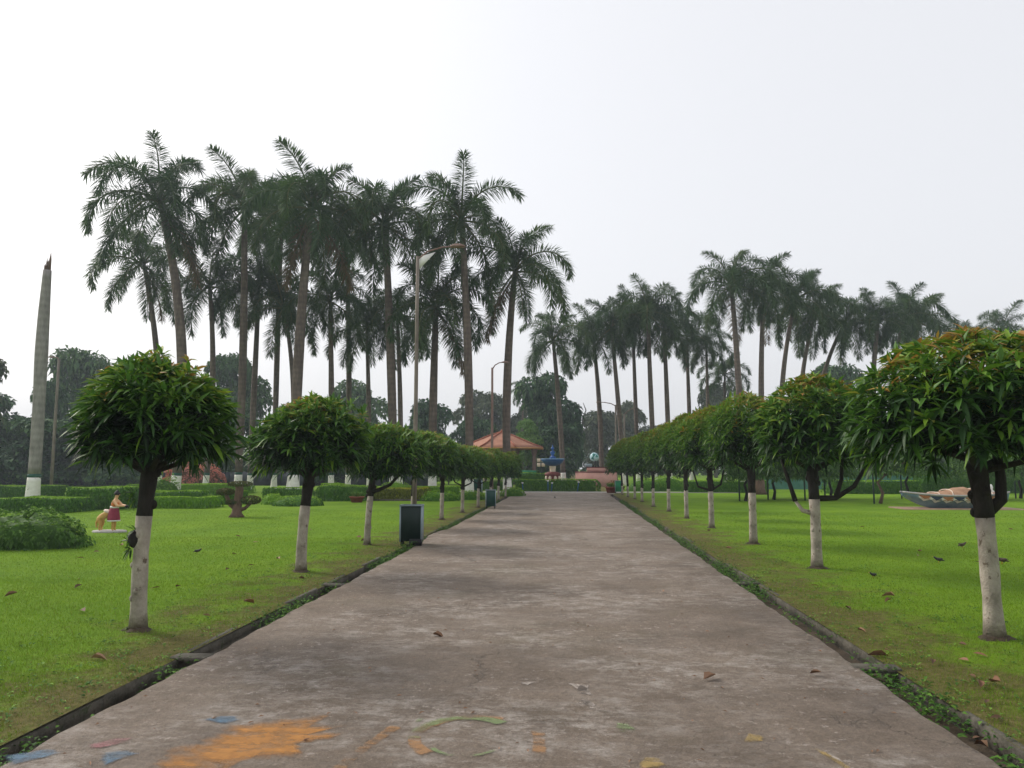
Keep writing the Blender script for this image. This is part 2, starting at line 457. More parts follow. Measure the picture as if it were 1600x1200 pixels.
# ------------------------------------------------------------------ ground, path, drains
XL, XR, PEND = -2.85, 2.15, 43.6             # path edges and far end (metres)
def lawn_material():
    m, nt, p, out = new_mat("lawn")
    tc = N(nt, "ShaderNodeTexCoord")
    sp = N(nt, "ShaderNodeSeparateXYZ")
    nt.links.new(tc.outputs["Object"], sp.inputs[0])
    big = N(nt, "ShaderNodeTexNoise", Scale=0.55, Detail=6.0, Roughness=0.65)
    fine = N(nt, "ShaderNodeTexNoise", Scale=14.0, Detail=5.0, Roughness=0.75)
    vfine = N(nt, "ShaderNodeTexNoise", Scale=70.0, Detail=3.0, Roughness=0.7)
    for q in (big, fine, vfine):
        nt.links.new(tc.outputs["Object"], q.inputs["Vector"])
    mixn = N(nt, "ShaderNodeMath", operation='ADD')
    mn2 = N(nt, "ShaderNodeMath", operation='MULTIPLY_ADD')
    nt.links.new(fine.outputs["Fac"], mn2.inputs[0]); mn2.inputs[1].default_value = 0.55
    nt.links.new(big.outputs["Fac"], mn2.inputs[2])
    nt.links.new(mn2.outputs[0], mixn.inputs[0])
    mn3 = N(nt, "ShaderNodeMath", operation='MULTIPLY')
    nt.links.new(vfine.outputs["Fac"], mn3.inputs[0]); mn3.inputs[1].default_value = 0.5
    nt.links.new(mn3.outputs[0], mixn.inputs[1])
    sc = N(nt, "ShaderNodeMath", operation='MULTIPLY')
    nt.links.new(mixn.outputs[0], sc.inputs[0]); sc.inputs[1].default_value = 0.49
    g = ramp(nt, [(0.30, (0.065, 0.140, 0.012, 1)), (0.48, (0.128, 0.242, 0.012, 1)), (0.62, (0.185, 0.302, 0.014, 1)), (0.8, (0.24, 0.31, 0.03, 1))])
    nt.links.new(sc.outputs[0], g.inputs[0])
    # worn earth along both verges (fewer blades where people walk)
    def verge(a, b):
        mr = N(nt, "ShaderNodeMapRange")
        mr.inputs["From Min"].default_value = a; mr.inputs["From Max"].default_value = b
        nt.links.new(sp.outputs["X"], mr.inputs["Value"])
        return mr
    vl, vr = verge(-5.6, -3.0), verge(5.0, 2.4)
    l1 = N(nt, "ShaderNodeMath", operation='LESS_THAN'); nt.links.new(sp.outputs["X"], l1.inputs[0]); l1.inputs[1].default_value = 0.0
    g1 = N(nt, "ShaderNodeMath", operation='GREATER_THAN'); nt.links.new(sp.outputs["X"], g1.inputs[0]); g1.inputs[1].default_value = 0.0
    a1 = N(nt, "ShaderNodeMath", operation='MULTIPLY'); nt.links.new(vl.outputs[0], a1.inputs[0]); nt.links.new(l1.outputs[0], a1.inputs[1])
    a2 = N(nt, "ShaderNodeMath", operation='MULTIPLY'); nt.links.new(vr.outputs[0], a2.inputs[0]); nt.links.new(g1.outputs[0], a2.inputs[1])
    ad = N(nt, "ShaderNodeMath", operation='ADD'); nt.links.new(a1.outputs[0], ad.inputs[0]); nt.links.new(a2.outputs[0], ad.inputs[1])
    pn = N(nt, "ShaderNodeTexNoise", Scale=1.3, Detail=7.0, Roughness=0.7)
    nt.links.new(tc.outputs["Object"], pn.inputs["Vector"])
    ad2 = N(nt, "ShaderNodeMath", operation='MULTIPLY_ADD')
    nt.links.new(ad.outputs[0], ad2.inputs[0]); ad2.inputs[1].default_value = 0.50
    nt.links.new(pn.outputs["Fac"], ad2.inputs[2])
    th = ramp(nt, [(0.76, (0, 0, 0, 1)), (0.93, (0.9, 0.9, 0.9, 1))])
    nt.links.new(ad2.outputs[0], th.inputs[0])
    er = ramp(nt, [(0.3, (0.060, 0.056, 0.020, 1)), (0.5, (0.12, 0.098, 0.038, 1)), (0.7, (0.20, 0.145, 0.070, 1))])
    nt.links.new(fine.outputs["Fac"], er.inputs[0])
    mx = N(nt, "ShaderNodeMix", data_type='RGBA')
    nt.links.new(th.outputs[0], mx.inputs[0]); nt.links.new(g.outputs[0], mx.inputs[6]); nt.links.new(er.outputs[0], mx.inputs[7])
    # straw patches in the mown grass
    st = N(nt, "ShaderNodeTexNoise", Scale=0.42, Detail=5.0, Roughness=0.75)
    mp = N(nt, "ShaderNodeMapping"); mp.inputs["Location"].default_value = (3.1, 7.7, 0)
    nt.links.new(tc.outputs["Object"], mp.inputs[0]); nt.links.new(mp.outputs[0], st.inputs["Vector"])
    tr = ramp(nt, [(0.66, (0, 0, 0, 1)), (0.76, (0.65, 0.65, 0.65, 1))])
    nt.links.new(st.outputs["Fac"], tr.inputs[0])
    mx2 = N(nt, "ShaderNodeMix", data_type='RGBA')
    nt.links.new(tr.outputs[0], mx2.inputs[0]); nt.links.new(mx.outputs[2], mx2.inputs[6]); mx2.inputs[7].default_value = (0.27, 0.27, 0.075, 1)
    nt.links.new(mx2.outputs[2], p.inputs["Base Color"])
    p.inputs["Roughness"].default_value = 0.9
    p.inputs["Specular IOR Level"].default_value = 0.1
    b = N(nt, "ShaderNodeBump", Strength=0.9, Distance=0.03)
    nt.links.new(vfine.outputs["Fac"], b.inputs["Height"])
    nt.links.new(b.outputs[0], p.inputs["Normal"])
    return m

def path_material():
    m, nt, p, out = new_mat("worn_concrete_path")
    tc = N(nt, "ShaderNodeTexCoord")
    V = tc.outputs["Object"]
    def noise(scale, detail=6.0, rough=0.65, loc=None, scl=None):
        q = N(nt, "ShaderNodeTexNoise", Scale=scale, Detail=detail, Roughness=rough)
        if loc or scl:
            mp = N(nt, "ShaderNodeMapping")
            if loc: mp.inputs["Location"].default_value = loc
            if scl: mp.inputs["Scale"].default_value = scl
            nt.links.new(V, mp.inputs[0]); nt.links.new(mp.outputs[0], q.inputs["Vector"])
        else:
            nt.links.new(V, q.inputs["Vector"])
        return q.outputs["Fac"]
    def mix(fac, a, b, blend='MIX'):
        x = N(nt, "ShaderNodeMix", data_type='RGBA', blend_type=blend)
        if isinstance(fac, float): x.inputs[0].default_value = fac
        else: nt.links.new(fac, x.inputs[0])
        for sock, v in ((x.inputs[6], a), (x.inputs[7], b)):
            if isinstance(v, tuple): sock.default_value = v
            else: nt.links.new(v, sock)
        return x.outputs[2]
    def rp(fac, stops):
        r = ramp(nt, stops); nt.links.new(fac, r.inputs[0]); return r.outputs[0]
    BW = lambda a, b, hi=1.0: [(a, (0, 0, 0, 1)), (b, (hi, hi, hi, 1))]
    base = rp(noise(0.9, 8.0, 0.7), [(0.28, (0.126, 0.096, 0.069, 1)), (0.5, (0.200, 0.155, 0.116, 1)), (0.72, (0.266, 0.212, 0.164, 1))])
    fine = noise(26.0, 6.0, 0.75)
    base = mix(0.55, base, rp(fine, [(0.25, (0.35, 0.34, 0.33, 1)), (0.55, (1, 1, 1, 1)), (0.75, (1.4, 1.37, 1.35, 1))]), 'MULTIPLY')
    grit = noise(110.0, 3.0, 0.8)
    base = mix(0.5, base, rp(grit, [(0.32, (0.5, 0.49, 0.48, 1)), (0.5, (1, 1, 1, 1)), (0.68, (1.45, 1.43, 1.4, 1))]), 'MULTIPLY')
    # pale scoured aggregate
    pale_m = N(nt, "ShaderNodeMath", operation='MULTIPLY')
    nt.links.new(rp(noise(0.7, 4.0, 0.6, (5, 2, 0)), BW(0.42, 0.60)), pale_m.inputs[0])
    nt.links.new(rp(noise(4.5, 10.0, 0.85, (1, 9, 0), (0.8, 1.2, 1)), BW(0.47, 0.63)), pale_m.inputs[1])
    base = mix(pale_m.outputs[0], base, (0.43, 0.385, 0.340, 1))
    chip_m = N(nt, "ShaderNodeMath", operation='MULTIPLY')
    nt.links.new(rp(noise(0.8, 4.0, 0.6, (9, 1, 0)), BW(0.40, 0.55)), chip_m.inputs[0])
    nt.links.new(rp(noise(13.0, 8.0, 0.8, (4, 4, 0)), BW(0.575, 0.615, 0.75)), chip_m.inputs[1])
    base = mix(chip_m.outputs[0], base, (0.47, 0.41, 0.365, 1))
    base = mix(rp(noise(18.0, 6.0, 0.75, (7, 13, 0)), BW(0.62, 0.67, 0.6)), base, (0.060, 0.046, 0.035, 1))
    # damp dark stains
    base = mix(rp(noise(1.6, 6.0, 0.7, (11, 4, 0)), BW(0.52, 0.70, 0.45)), base, (0.085, 0.060, 0.042, 1))
    # moss tint near the edges
    base = mix(rp(noise(0.55, 4.0, 0.6, (2, 14, 0)), BW(0.55, 0.72, 0.35)), base, (0.13, 0.115, 0.06, 1))
    # hairline cracks
    vo = N(nt, "ShaderNodeTexVoronoi", feature='DISTANCE_TO_EDGE', Scale=0.33)
    mp = N(nt, "ShaderNodeMapping"); nt.links.new(V, mp.inputs[0])
    dn = N(nt, "ShaderNodeTexNoise", Scale=1.6, Detail=6.0, Roughness=0.7); nt.links.new(V, dn.inputs["Vector"])
    va = N(nt, "ShaderNodeVectorMath", operation='MULTIPLY_ADD')
    nt.links.new(dn.outputs["Color"], va.inputs[0]); va.inputs[1].default_value = (0.9, 0.9, 0); nt.links.new(V, va.inputs[2])
    nt.links.new(va.outputs[0], vo.inputs["Vector"])
    crack = rp(vo.outputs["Distance"], [(0.0, (1, 1, 1, 1)), (0.008, (0, 0, 0, 1))])
    cm = N(nt, "ShaderNodeMath", operation='MULTIPLY')
    nt.links.new(crack, cm.inputs[0]); nt.links.new(rp(noise(0.9, 3.0, 0.5, (8, 8, 0)), BW(0.5, 0.62, 0.4)), cm.inputs[1])
    base = mix(cm.outputs[0], base, (0.05, 0.04, 0.032, 1))
    nt.links.new(base, p.inputs["Base Color"])
    nt.links.new(rp(noise(1.8, 5.0, 0.6, (3, 3, 0)), [(0.3, (0.55, 0.55, 0.55, 1)), (0.7, (0.85, 0.85, 0.85, 1))]), p.inputs["Roughness"])
    p.inputs["Specular IOR Level"].default_value = 0.35
    hs = N(nt, "ShaderNodeMath", operation='MULTIPLY_ADD')
    nt.links.new(noise(4.0, 9.0, 0.75), hs.inputs[0]); hs.inputs[1].default_value = 1.6; nt.links.new(fine, hs.inputs[2])
    hc = N(nt, "ShaderNodeMath", operation='MULTIPLY_ADD')
    nt.links.new(cm.outputs[0], hc.inputs[0]); hc.inputs[1].default_value = -1.2; nt.links.new(hs.outputs[0], hc.inputs[2])
    b = N(nt, "ShaderNodeBump", Strength=1.0, Distance=0.035)
    nt.links.new(hc.outputs[0], b.inputs["Height"])
    nt.links.new(b.outputs[0], p.inputs["Normal"])
    return m

MT['lawn'] = lawn_material()
MT['path'] = path_material()

# far terrain beyond and around everything, just below the lawn
mb = MB()
def quad(mb, x0, x1, y0, y1, z):
    mb.add([(x0, y0, z), (x1, y0, z), (x1, y1, z), (x0, y1, z)], [(0, 1, 2), (0, 2, 3)])
GL, GR = -3.06, 2.40                          # lawn sides of the two drains
quad(mb, -220, GL, -20, PEND, 0.0)
quad(mb, GR, 220, -20, PEND, 0.0)
quad(mb, -220, 220, PEND, 330, 0.0)
tag(mb.build("lawn", MT['lawn']), "bright green mown lawn on both sides of the path", kind="structure")

def edge_wobble(y, seed):
    return 0.010 * math.sin(y * 5.1 + seed) + 0.010 * math.sin(y * 1.9 + seed * 2) + 0.009 * math.sin(y * 13.7 + seed * 3)

mb = MB()
ys = np.concatenate([np.arange(-4, 20, 0.12), np.arange(20, PEND + 0.4, 0.4)])
V, F = [], []
for y in ys:
    flare = max(0.0, (y - 40.5) / 3.1) ** 2
    xl, xr = XL + edge_wobble(y, 1.0) - flare * 0.3, XR + edge_wobble(y, 4.0) + flare * 0.9
    if 15.2 < y < 18.5:                       # broken concrete apron by the first bin
        xl -= 0.16 * math.sin((y - 15.2) / 3.3 * math.pi)
    V += [(xl, y, -0.16), (xl, y, 0.0), (xl + 0.02, y, 0.012)] + [(xl + (xr - xl) * k / 6, y, 0.012) for k in range(1, 6)] + [(xr - 0.02, y, 0.012), (xr, y, 0.0), (xr, y, -0.16)]
nc = 11
for i in range(len(ys) - 1):
    for j in range(nc - 1):
        a = i * nc + j
        F += [(a, a + 1, a + nc + 1), (a, a + nc + 1, a + nc)]
F = [(c, b, a) for a, b, c in F]
mb.add(V, F)
tag(mb.build("path", MT['path']), "wide worn concrete path running straight ahead", kind="structure")

mb = MB()
mb.box(-9.0, 9.5, 43.95, 45.3, -0.1, 0.016)
tag(mb.build("cross_path", MT['concrete_pale']), "pale cross path at the far end of the walk", kind="structure")

mb = MB()
quad(mb, GL, XL + 0.1, -6, PEND, -0.11)
quad(mb, XR - 0.1, GR, -6, PEND, -0.11)
tag(mb.build("drain_bed", MT['soil']), "damp soil in the narrow drains beside the path", kind="structure")

# kerbs: one run per side, each stone a part
for side, x0, sd in (("left", GL, 3.0), ("right", GR, 8.0)):
    base = MB()
    xa, xb = (x0 - 0.075, x0 - 0.002) if side == "left" else (x0 + 0.002, x0 + 0.075)
    base.box(xa + 0.005, xb - 0.005, -4, 43.4, -0.115, -0.02)
    kerb = base.build("kerb", MT['concrete'])
    tag(kerb, f"worn concrete kerb along the {side} drain", kind="structure")
    rr = random.Random(int(sd))
    y = -4.0
    while y < 33:
        ln = rr.uniform(0.75, 1.25)
        if rr.random() < 0.68:
            st = MB()
            zt = 0.006 + rr.uniform(-0.014, 0.012)
            st.bbox(-0.026, 0.026, 0.0, ln - rr.uniform(0.02, 0.12), -0.12, zt, 0.008)
            k = st.build("kerb_stone", MT['concrete'], kerb, ((xb - 0.034 if side == 'left' else xa + 0.034) + rr.uniform(-0.012, 0.012), y, 0))
            k.rotation_euler = (rr.uniform(-0.006, 0.006), rr.uniform(-0.03, 0.03), rr.uniform(-0.015, 0.015))
        y += ln
for lab, x, y, w in (("concrete drain cover beside the first tree on the left", -2.965, 6.05, 0.30), ("concrete drain cover on the left further along the kerb", -2.97, 9.75, 0.28),
                     ("concrete drain cover beside the first tree on the right", 2.275, 6.1, 0.34), ("concrete drain cover on the right further along the weeds", 2.28, 10.25, 0.30)):
    s = MB(); s.bbox(-w / 2, w / 2, -0.07, 0.07, -0.03, 0.005, 0.006)
    o = s.build("drain_cover", MT['concrete'], None, (x, y, 0.012)); o.rotation_euler = (0, rad(random.uniform(-3, 3)), rad(random.uniform(-6, 6)))
    tag(o, lab, "drain cover", "concrete slabs over the drains")

# ------------------------------------------------------------------ faded floor painting
def worn_paint(name, col, cover=0.5, scale=5.0):
    m, nt, p, out = new_mat(name)
    tc = N(nt, "ShaderNodeTexCoord")
    n1 = N(nt, "ShaderNodeTexNoise", Scale=scale, Detail=9.0, Roughness=0.72)
    mp = N(nt, "ShaderNodeMapping"); mp.inputs["Scale"].default_value = (0.7, 1.3, 1)
    nt.links.new(tc.outputs["Object"], mp.inputs[0]); nt.links.new(mp.outputs[0], n1.inputs["Vector"])
    at = N(nt, "ShaderNodeAttribute", attribute_name="tint")
    ma = N(nt, "ShaderNodeMath", operation='MULTIPLY_ADD')
    nt.links.new(at.outputs["Fac"], ma.inputs[0]); ma.inputs[1].default_value = 0.42; nt.links.new(n1.outputs["Fac"], ma.inputs[2])
    r = ramp(nt, [(cover, (0, 0, 0, 1)), (cover + 0.30, (0.74, 0.74, 0.74, 1))])
    nt.links.new(ma.outputs[0], r.inputs[0])
    n2 = N(nt, "ShaderNodeTexNoise", Scale=22.0, Detail=5.0)
    nt.links.new(tc.outputs["Object"], n2.inputs["Vector"])
    rc = ramp(nt, [(0.3, tuple(c * 0.7 for c in col[:3]) + (1,)), (0.7, col)])
    nt.links.new(n2.outputs["Fac"], rc.inputs[0])
    nt.links.new(rc.outputs[0], p.inputs["Base Color"])
    p.inputs["Roughness"].default_value = 0.85
    t = N(nt, "ShaderNodeBsdfTransparent")
    mx = N(nt, "ShaderNodeMixShader")
    nt.links.new(r.outputs[0], mx.inputs[0]); nt.links.new(t.outputs[0], mx.inputs[1]); nt.links.new(p.outputs[0], mx.inputs[2])
    nt.links.new(mx.outputs[0], out.inputs[0])
    return m

def paint_blob(mb, pts, z, seed=0):
    """filled outline; the rim carries fade 0 and the middle fade 1"""
    pts = [Vector((p[0], p[1], 0)) for p in pts]
    rr = random.Random(seed)
    out = []
    for i, p in enumerate(pts):
        q = pts[(i + 1) % len(pts)]
        for k in range(4):
            out.append(p.lerp(q, k / 4) + Vector((rr.uniform(-1, 1), rr.uniform(-1, 1), 0)) * 0.012)
    c = sum(out, Vector()) / len(out)
    n = len(out)
    V = [(v.x, v.y, z) for v in out] + [tuple(v.lerp(c, 0.5)[:2]) + (z,) for v in out] + [(c.x, c.y, z)]
    T = [0.0] * n + [1.0] * (n + 1)
    F = []
    for i in range(n):
        j = (i + 1) % n
        F += [(i, j, n + j), (i, n + j, n + i), (n + i, n + j, 2 * n)]
    mb.add(V, F, T)

def paint_stroke(mb, pts, w, z):
    pts = [Vector((p[0], p[1], 0)) for p in pts]
    V, T, F = [], [], []
    m = len(pts)
    for i, p in enumerate(pts):
        d = (pts[min(i + 1, m - 1)] - pts[max(i - 1, 0)]).normalized()
        s = Vector((-d.y, d.x, 0)) * w / 2
        e = 0.0 if i in (0, m - 1) else 1.0
        for k, f in ((-1, 0), (-0.45, e), (0.45, e), (1, 0)):
            V.append((p.x + s.x * k, p.y + s.y * k, z)); T.append(f)
    for i in range(m - 1):
        for j in range(3):
            a = i * 4 + j
            F += [(a, a + 1, a + 5), (a, a + 5, a + 4)]
    mb.add(V, F, T)

def arc(cx, cy, rx, ry, a0, a1, n=18):
    return [(cx + rx * math.cos(rad(a0 + (a1 - a0) * i / n)), cy + ry * math.sin(rad(a0 + (a1 - a0) * i / n))) for i in range(n + 1)]

rang = thing("floor_painting", "faded orange, blue and green powder painting on the path", "floor painting", (0, 0, 0))
PZ = 0.0165
mb = MB()
paint_blob(mb, [(-2.25, 3.70), (-2.12, 4.15), (-2.02, 4.50), (-1.72, 4.66), (-1.40, 4.78), (-1.43, 4.60), (-1.16, 4.62), (-1.36, 4.42), (-1.16, 4.40), (-1.40, 4.18), (-1.30, 3.98), (-1.62, 3.90), (-1.75, 3.66)], PZ, 1)
mb.build_each("orange_paint", worn_paint("worn_orange", S(182, 124, 52), 0.66), rang)
mb = MB()
paint_stroke(mb, [(-0.92, 4.74), (-1.0, 4.5), (-1.08, 4.2), (-1.14, 3.9), (-1.16, 3.7)], 0.13, PZ)
paint_stroke(mb, arc(-0.52, 4.38, 0.33, 0.34, 60, 235), 0.13, PZ)
paint_stroke(mb, [(-0.2, 4.66), (-0.17, 4.45), (-0.16, 4.2), (-0.17, 4.0)], 0.13, PZ)
mb.build_each("orange_paint", worn_paint("worn_orange_faint", S(158, 118, 76), 0.82, 4.5), rang)
mb = MB()
paint_blob(mb, [(-2.22, 4.53), (-2.1, 4.66), (-1.96, 4.66), (-1.88, 4.56), (-2.0, 4.46)], PZ + 0.0006, 2)
paint_blob(mb, [(-2.95, 3.95), (-2.72, 4.12), (-2.56, 4.05), (-2.72, 3.85), (-2.8, 3.75)], PZ + 0.0006, 3)
paint_blob(mb, [(-2.48, 4.05), (-2.3, 4.10), (-2.2, 4.02), (-2.32, 3.8)], PZ + 0.0006, 4)
mb.build_each("blue_paint", worn_paint("worn_blue", S(88, 118, 140), 0.72), rang)
mb = MB()
paint_blob(mb, [(-2.62, 4.08), (-2.48, 4.28), (-2.32, 4.30), (-2.38, 4.12), (-2.52, 4.0)], PZ + 0.0012, 5)
mb.build_each("pink_paint", worn_paint("worn_pink", S(150, 102, 104), 0.78), rang)
mb = MB()
paint_stroke(mb, arc(-0.58, 4.4, 0.28, 0.30, 200, 40), 0.14, PZ + 0.0012)
paint_stroke(mb, arc(-0.56, 4.34, 0.2, 0.24, -30, -150), 0.05, PZ + 0.0012)
paint_blob(mb, [(0.22, 4.5), (0.25, 4.72), (0.36, 4.72), (0.42, 4.52), (0.3, 4.44)], PZ + 0.0012, 6)
paint_stroke(mb, [(-0.82, 4.78), (-0.88, 4.64), (-0.93, 4.5)], 0.06, PZ + 0.0012)
mb.build_each("green_paint", worn_paint("worn_green", S(120, 138, 92), 0.85, 4.5), rang)
mb = MB()
paint_stroke(mb, arc(-0.13, 5.2, 0.24, 0.36, 150, -60), 0.13, PZ)
paint_stroke(mb, arc(0.28, 5.25, 0.2, 0.38, 140, 290), 0.12, PZ)
paint_stroke(mb, [(1.28, 4.6), (1.33, 4.3), (1.4, 4.05), (1.48, 3.8)], 0.05, PZ)
mb.build_each("pale_paint", worn_paint("worn_pale", S(170, 160, 150), 0.92, 3.5), rang)
mb = MB()
paint_stroke(mb, [(1.26, 4.62), (1.31, 4.3), (1.38, 4.05), (1.46, 3.75)], 0.06, PZ + 0.0006)
paint_blob(mb, [(0.72, 3.75), (0.76, 4.0), (0.88, 4.05), (0.92, 3.8)], PZ + 0.0006, 9)
paint_blob(mb, [(0.88, 4.35), (0.98, 4.6), (1.1, 4.55), (1.06, 4.4)], PZ + 0.0006, 10)
paint_blob(mb, [(0.3, 3.95), (0.36, 4.2), (0.5, 4.2), (0.5, 4.0)], PZ + 0.0006, 12)
mb.build_each("yellow_paint", worn_paint("worn_yellow", S(160, 136, 80), 0.80, 4.5), rang)

# ------------------------------------------------------------------ grass
def grass_field():
    Vs, Fs, Ts = [], [], []
    base = 0
    for (y0, y1, dens, hmin, hmax, w) in ((2.6, 6.5, 5200, 0.012, 0.038, 0.0042), (6.5, 10, 3000, 0.012, 0.034, 0.0055), (10, 16, 1300, 0.012, 0.03, 0.008), (16, 26, 300, 0.012, 0.028, 0.014)):
        for side in (-1, 1):
            xi = GL if side < 0 else GR
            xo = -(0.92 * y1 + 1.5) if side < 0 else (0.80 * y1 + 1.5)
            area = abs(xo - xi) * (y1 - y0)
            n = int(area * dens)
            x = RNG.uniform(min(xi, xo), max(xi, xo), n); y = RNG.uniform(y0, y1, n)
            lim = np.where(side < 0, -(0.92 * y + 1.5), (0.80 * y + 1.5))
            keep = (x > lim) if side < 0 else (x < lim)
            d = np.abs(x - xi)
            nz = cheap_noise(x, y, 0, 1.6, 2.0) + 0.5 * cheap_noise(x, y, 0, 5.0, 1.0)
            worn = np.clip(1.0 - d / (1.9 if side < 0 else 2.3), 0, 1) * (0.60 + 0.75 * nz)
            worn = np.clip(worn, 0, 1)
            keep &= RNG.random(n) > worn * 0.5
            x, y, worn, nz, d = x[keep], y[keep], worn[keep], nz[keep], d[keep]
            m = len(x)
            an = RNG.uniform(0, 2 * np.pi, m)
            h = RNG.uniform(hmin, hmax, m) * (1 - 0.35 * worn)
            lean = RNG.uniform(0.1, 1.0, m) * h
            P = np.stack([x, y, np.full(m, -0.003)], 1)
            sx, sy = np.cos(an) * w / 2, np.sin(an) * w / 2
            A = P + np.stack([sx, sy, 0 * sx], 1); B = P - np.stack([sx, sy, 0 * sx], 1)
            a2 = RNG.uniform(0, 2 * np.pi, m)
            C = P + np.stack([np.cos(a2) * lean, np.sin(a2) * lean, h], 1)
            V = np.stack([A, B, C], 1).reshape(-1, 3)
            F = np.arange(3 * m).reshape(-1, 3) + base
            base += 3 * m
            t = np.clip(0.70 + 0.12 * nz + RNG.normal(0, 0.17, m) - 0.55 * worn, 0, 1)
            Vs.append(V); Fs.append(F); Ts.append(np.repeat(t, 3))
    me = np_mesh("grass", np.vstack(Vs), np.vstack(Fs), None, False, np.concatenate(Ts), [MT['grass']])
    tag(link("grass", me), "short green grass, thin and brownish along the path", kind="stuff")
grass_field()

def weeds():
    for side, xa, xb, lab in ((-1, GL - 0.02, XL + 0.01, "left"), (1, XR - 0.01, GR + 0.03, "right")):
        P, D, L, W, T = [], [], [], [], []
        y = 2.8
        while y < 34:
            dens = cheap_noise(0.0, y, 0, 1.3, side * 2.0) + (0.45 if side > 0 else 0.02) + (0.35 if y > 11 else 0)
            for _ in range(max(0, int((dens + 0.12) * (5 if y < 14 else 3)))):
                x = random.uniform(xa, xb); yy = y + random.uniform(-0.06, 0.06)
                hgt = random.uniform(0.05, 0.15) * (0.8 + 0.5 * max(dens, 0))
                nl = random.randint(5, 9)
                for k in range(nl):
                    an = random.uniform(0, 6.283); e = random.uniform(0.0, 1.0)
                    zz = -0.10 + hgt * random.uniform(0.2, 1.1)
                    P.append((x + 0.02 * math.cos(an), yy + 0.02 * math.sin(an), zz))
                    D.append((math.cos(an), math.sin(an), e))
                    L.append(random.uniform(0.025, 0.065)); W.append(random.uniform(0.014, 0.030)); T.append(random.random() ** 1.6 * 0.75)
            y += 0.055
        V, F, K = leaves(P, D, np.array(L), np.array(W), 0.35, RNG.uniform(-0.4, 0.4, len(P)))
        tag(link("weeds", np_mesh("weeds", V, F, None, False, np.repeat(T, K), [MT['weed']])), f"leafy weeds growing in the {lab} drain", kind="stuff")
    # clover-like tufts on the worn verges
    P, D, L, W, T = [], [], [], [], []
    for _ in range(900):
        side = random.choice((-1, 1)); y = 3.0 + 13 * random.random() ** 1.4
        x = (GL - random.random() ** 1.5 * 1.7) if side < 0 else (GR + random.random() ** 1.5 * 2.0)
        for k in range(random.randint(4, 8)):
            an = random.uniform(0, 6.283)
            P.append((x + 0.03 * math.cos(an), y + 0.03 * math.sin(an), random.uniform(0.005, 0.03))); D.append((math.cos(an), math.sin(an), random.uniform(0.1, 0.9)))
            L.append(random.uniform(0.02, 0.05)); W.append(random.uniform(0.012, 0.025)); T.append(random.random())
    V, F, K = leaves(P, D, np.array(L), np.array(W), 0.3, 0.0)
    tag(link("clover", np_mesh("clover", V, F, None, False, np.repeat(T, K), [MT['weed']])), "low clover tufts among the worn grass of the verges", kind="stuff")
    # seed husks and crumbs on the path
    P, D = [], []
    for _ in range(420):
        P.append((random.uniform(XL + 0.1, XR - 0.1), 3.2 + 20 * random.random() ** 1.7, 0.0165)); a = random.uniform(0, 6.283)
        D.append((math.cos(a), math.sin(a), random.uniform(0.0, 0.25)))
    V, F, K = leaves(P, D, RNG.uniform(0.012, 0.05, 420), RNG.uniform(0.006, 0.016, 420), 0.0, RNG.uniform(-0.6, 0.6, 420), fold=0.5)
    tag(link("path_litter", np_mesh("path_litter", V, F, None, False, np.repeat(RNG.random(420) * 0.3, K), [MT['dead_leaf']])), "tiny dark husks and crumbs scattered on the path", kind="stuff")
weeds()

# ------------------------------------------------------------------ trees along the path
def whorl_mesh(elev, young, seed, n=9, scale=1.0, hi=True):
    rr = np.random.default_rng(seed)
    ax = np.array([math.cos(elev), 0, math.sin(elev)])
    s = np.array([0, 1.0, 0]); u = np.cross(ax, s)
    k = np.arange(n); an = k * 2.4 + rr.uniform(0, 6.28)
    open_ = rr.uniform(0.55, 1.25, n)
    D = ax[None] * np.cos(open_)[:, None] + (s[None] * np.cos(an)[:, None] + u[None] * np.sin(an)[:, None]) * np.sin(open_)[:, None]
    P = -ax[None] * (rr.uniform(0, 0.05, n))[:, None]
    L = rr.uniform(0.12, 0.215, n) * scale
    W = L * rr.uniform(0.17, 0.24, n)
    V, F, K = leaves(P, D, L, W, rr.uniform(0.1, 0.5, n), rr.uniform(-0.6, 0.6, n), hi=hi)
    t = np.clip(rr.normal(0.32 + 0.36 * young, 0.13, n), 0.02, 0.84)
    if young > 0.8:
        q = rr.random(n) < (0.6 if young > 1.05 else 0.08)
        t[q] = rr.uniform(0.82, 1.0, q.sum())
    return V, F, np.repeat(t, K)

WHORLS = {}
for i, (e, yg) in enumerate(((80, 1.0), (62, 0.75), (38, 0.45), (15, 0.2), (-10, 0.0), (-35, -0.1))):
    for v in range(3):
        hv = whorl_mesh(rad(e), yg + 0.12 * (v - 1), 100 + i * 7 + v)
        lv = whorl_mesh(rad(e), yg + 0.12 * (v - 1), 100 + i * 7 + v, n=8, hi=False)
        WHORLS[(i, v)] = (hv, lv, np_mesh("leaf_cluster", hv[0], hv[1], None, False, hv[2], [MT['mango']]))

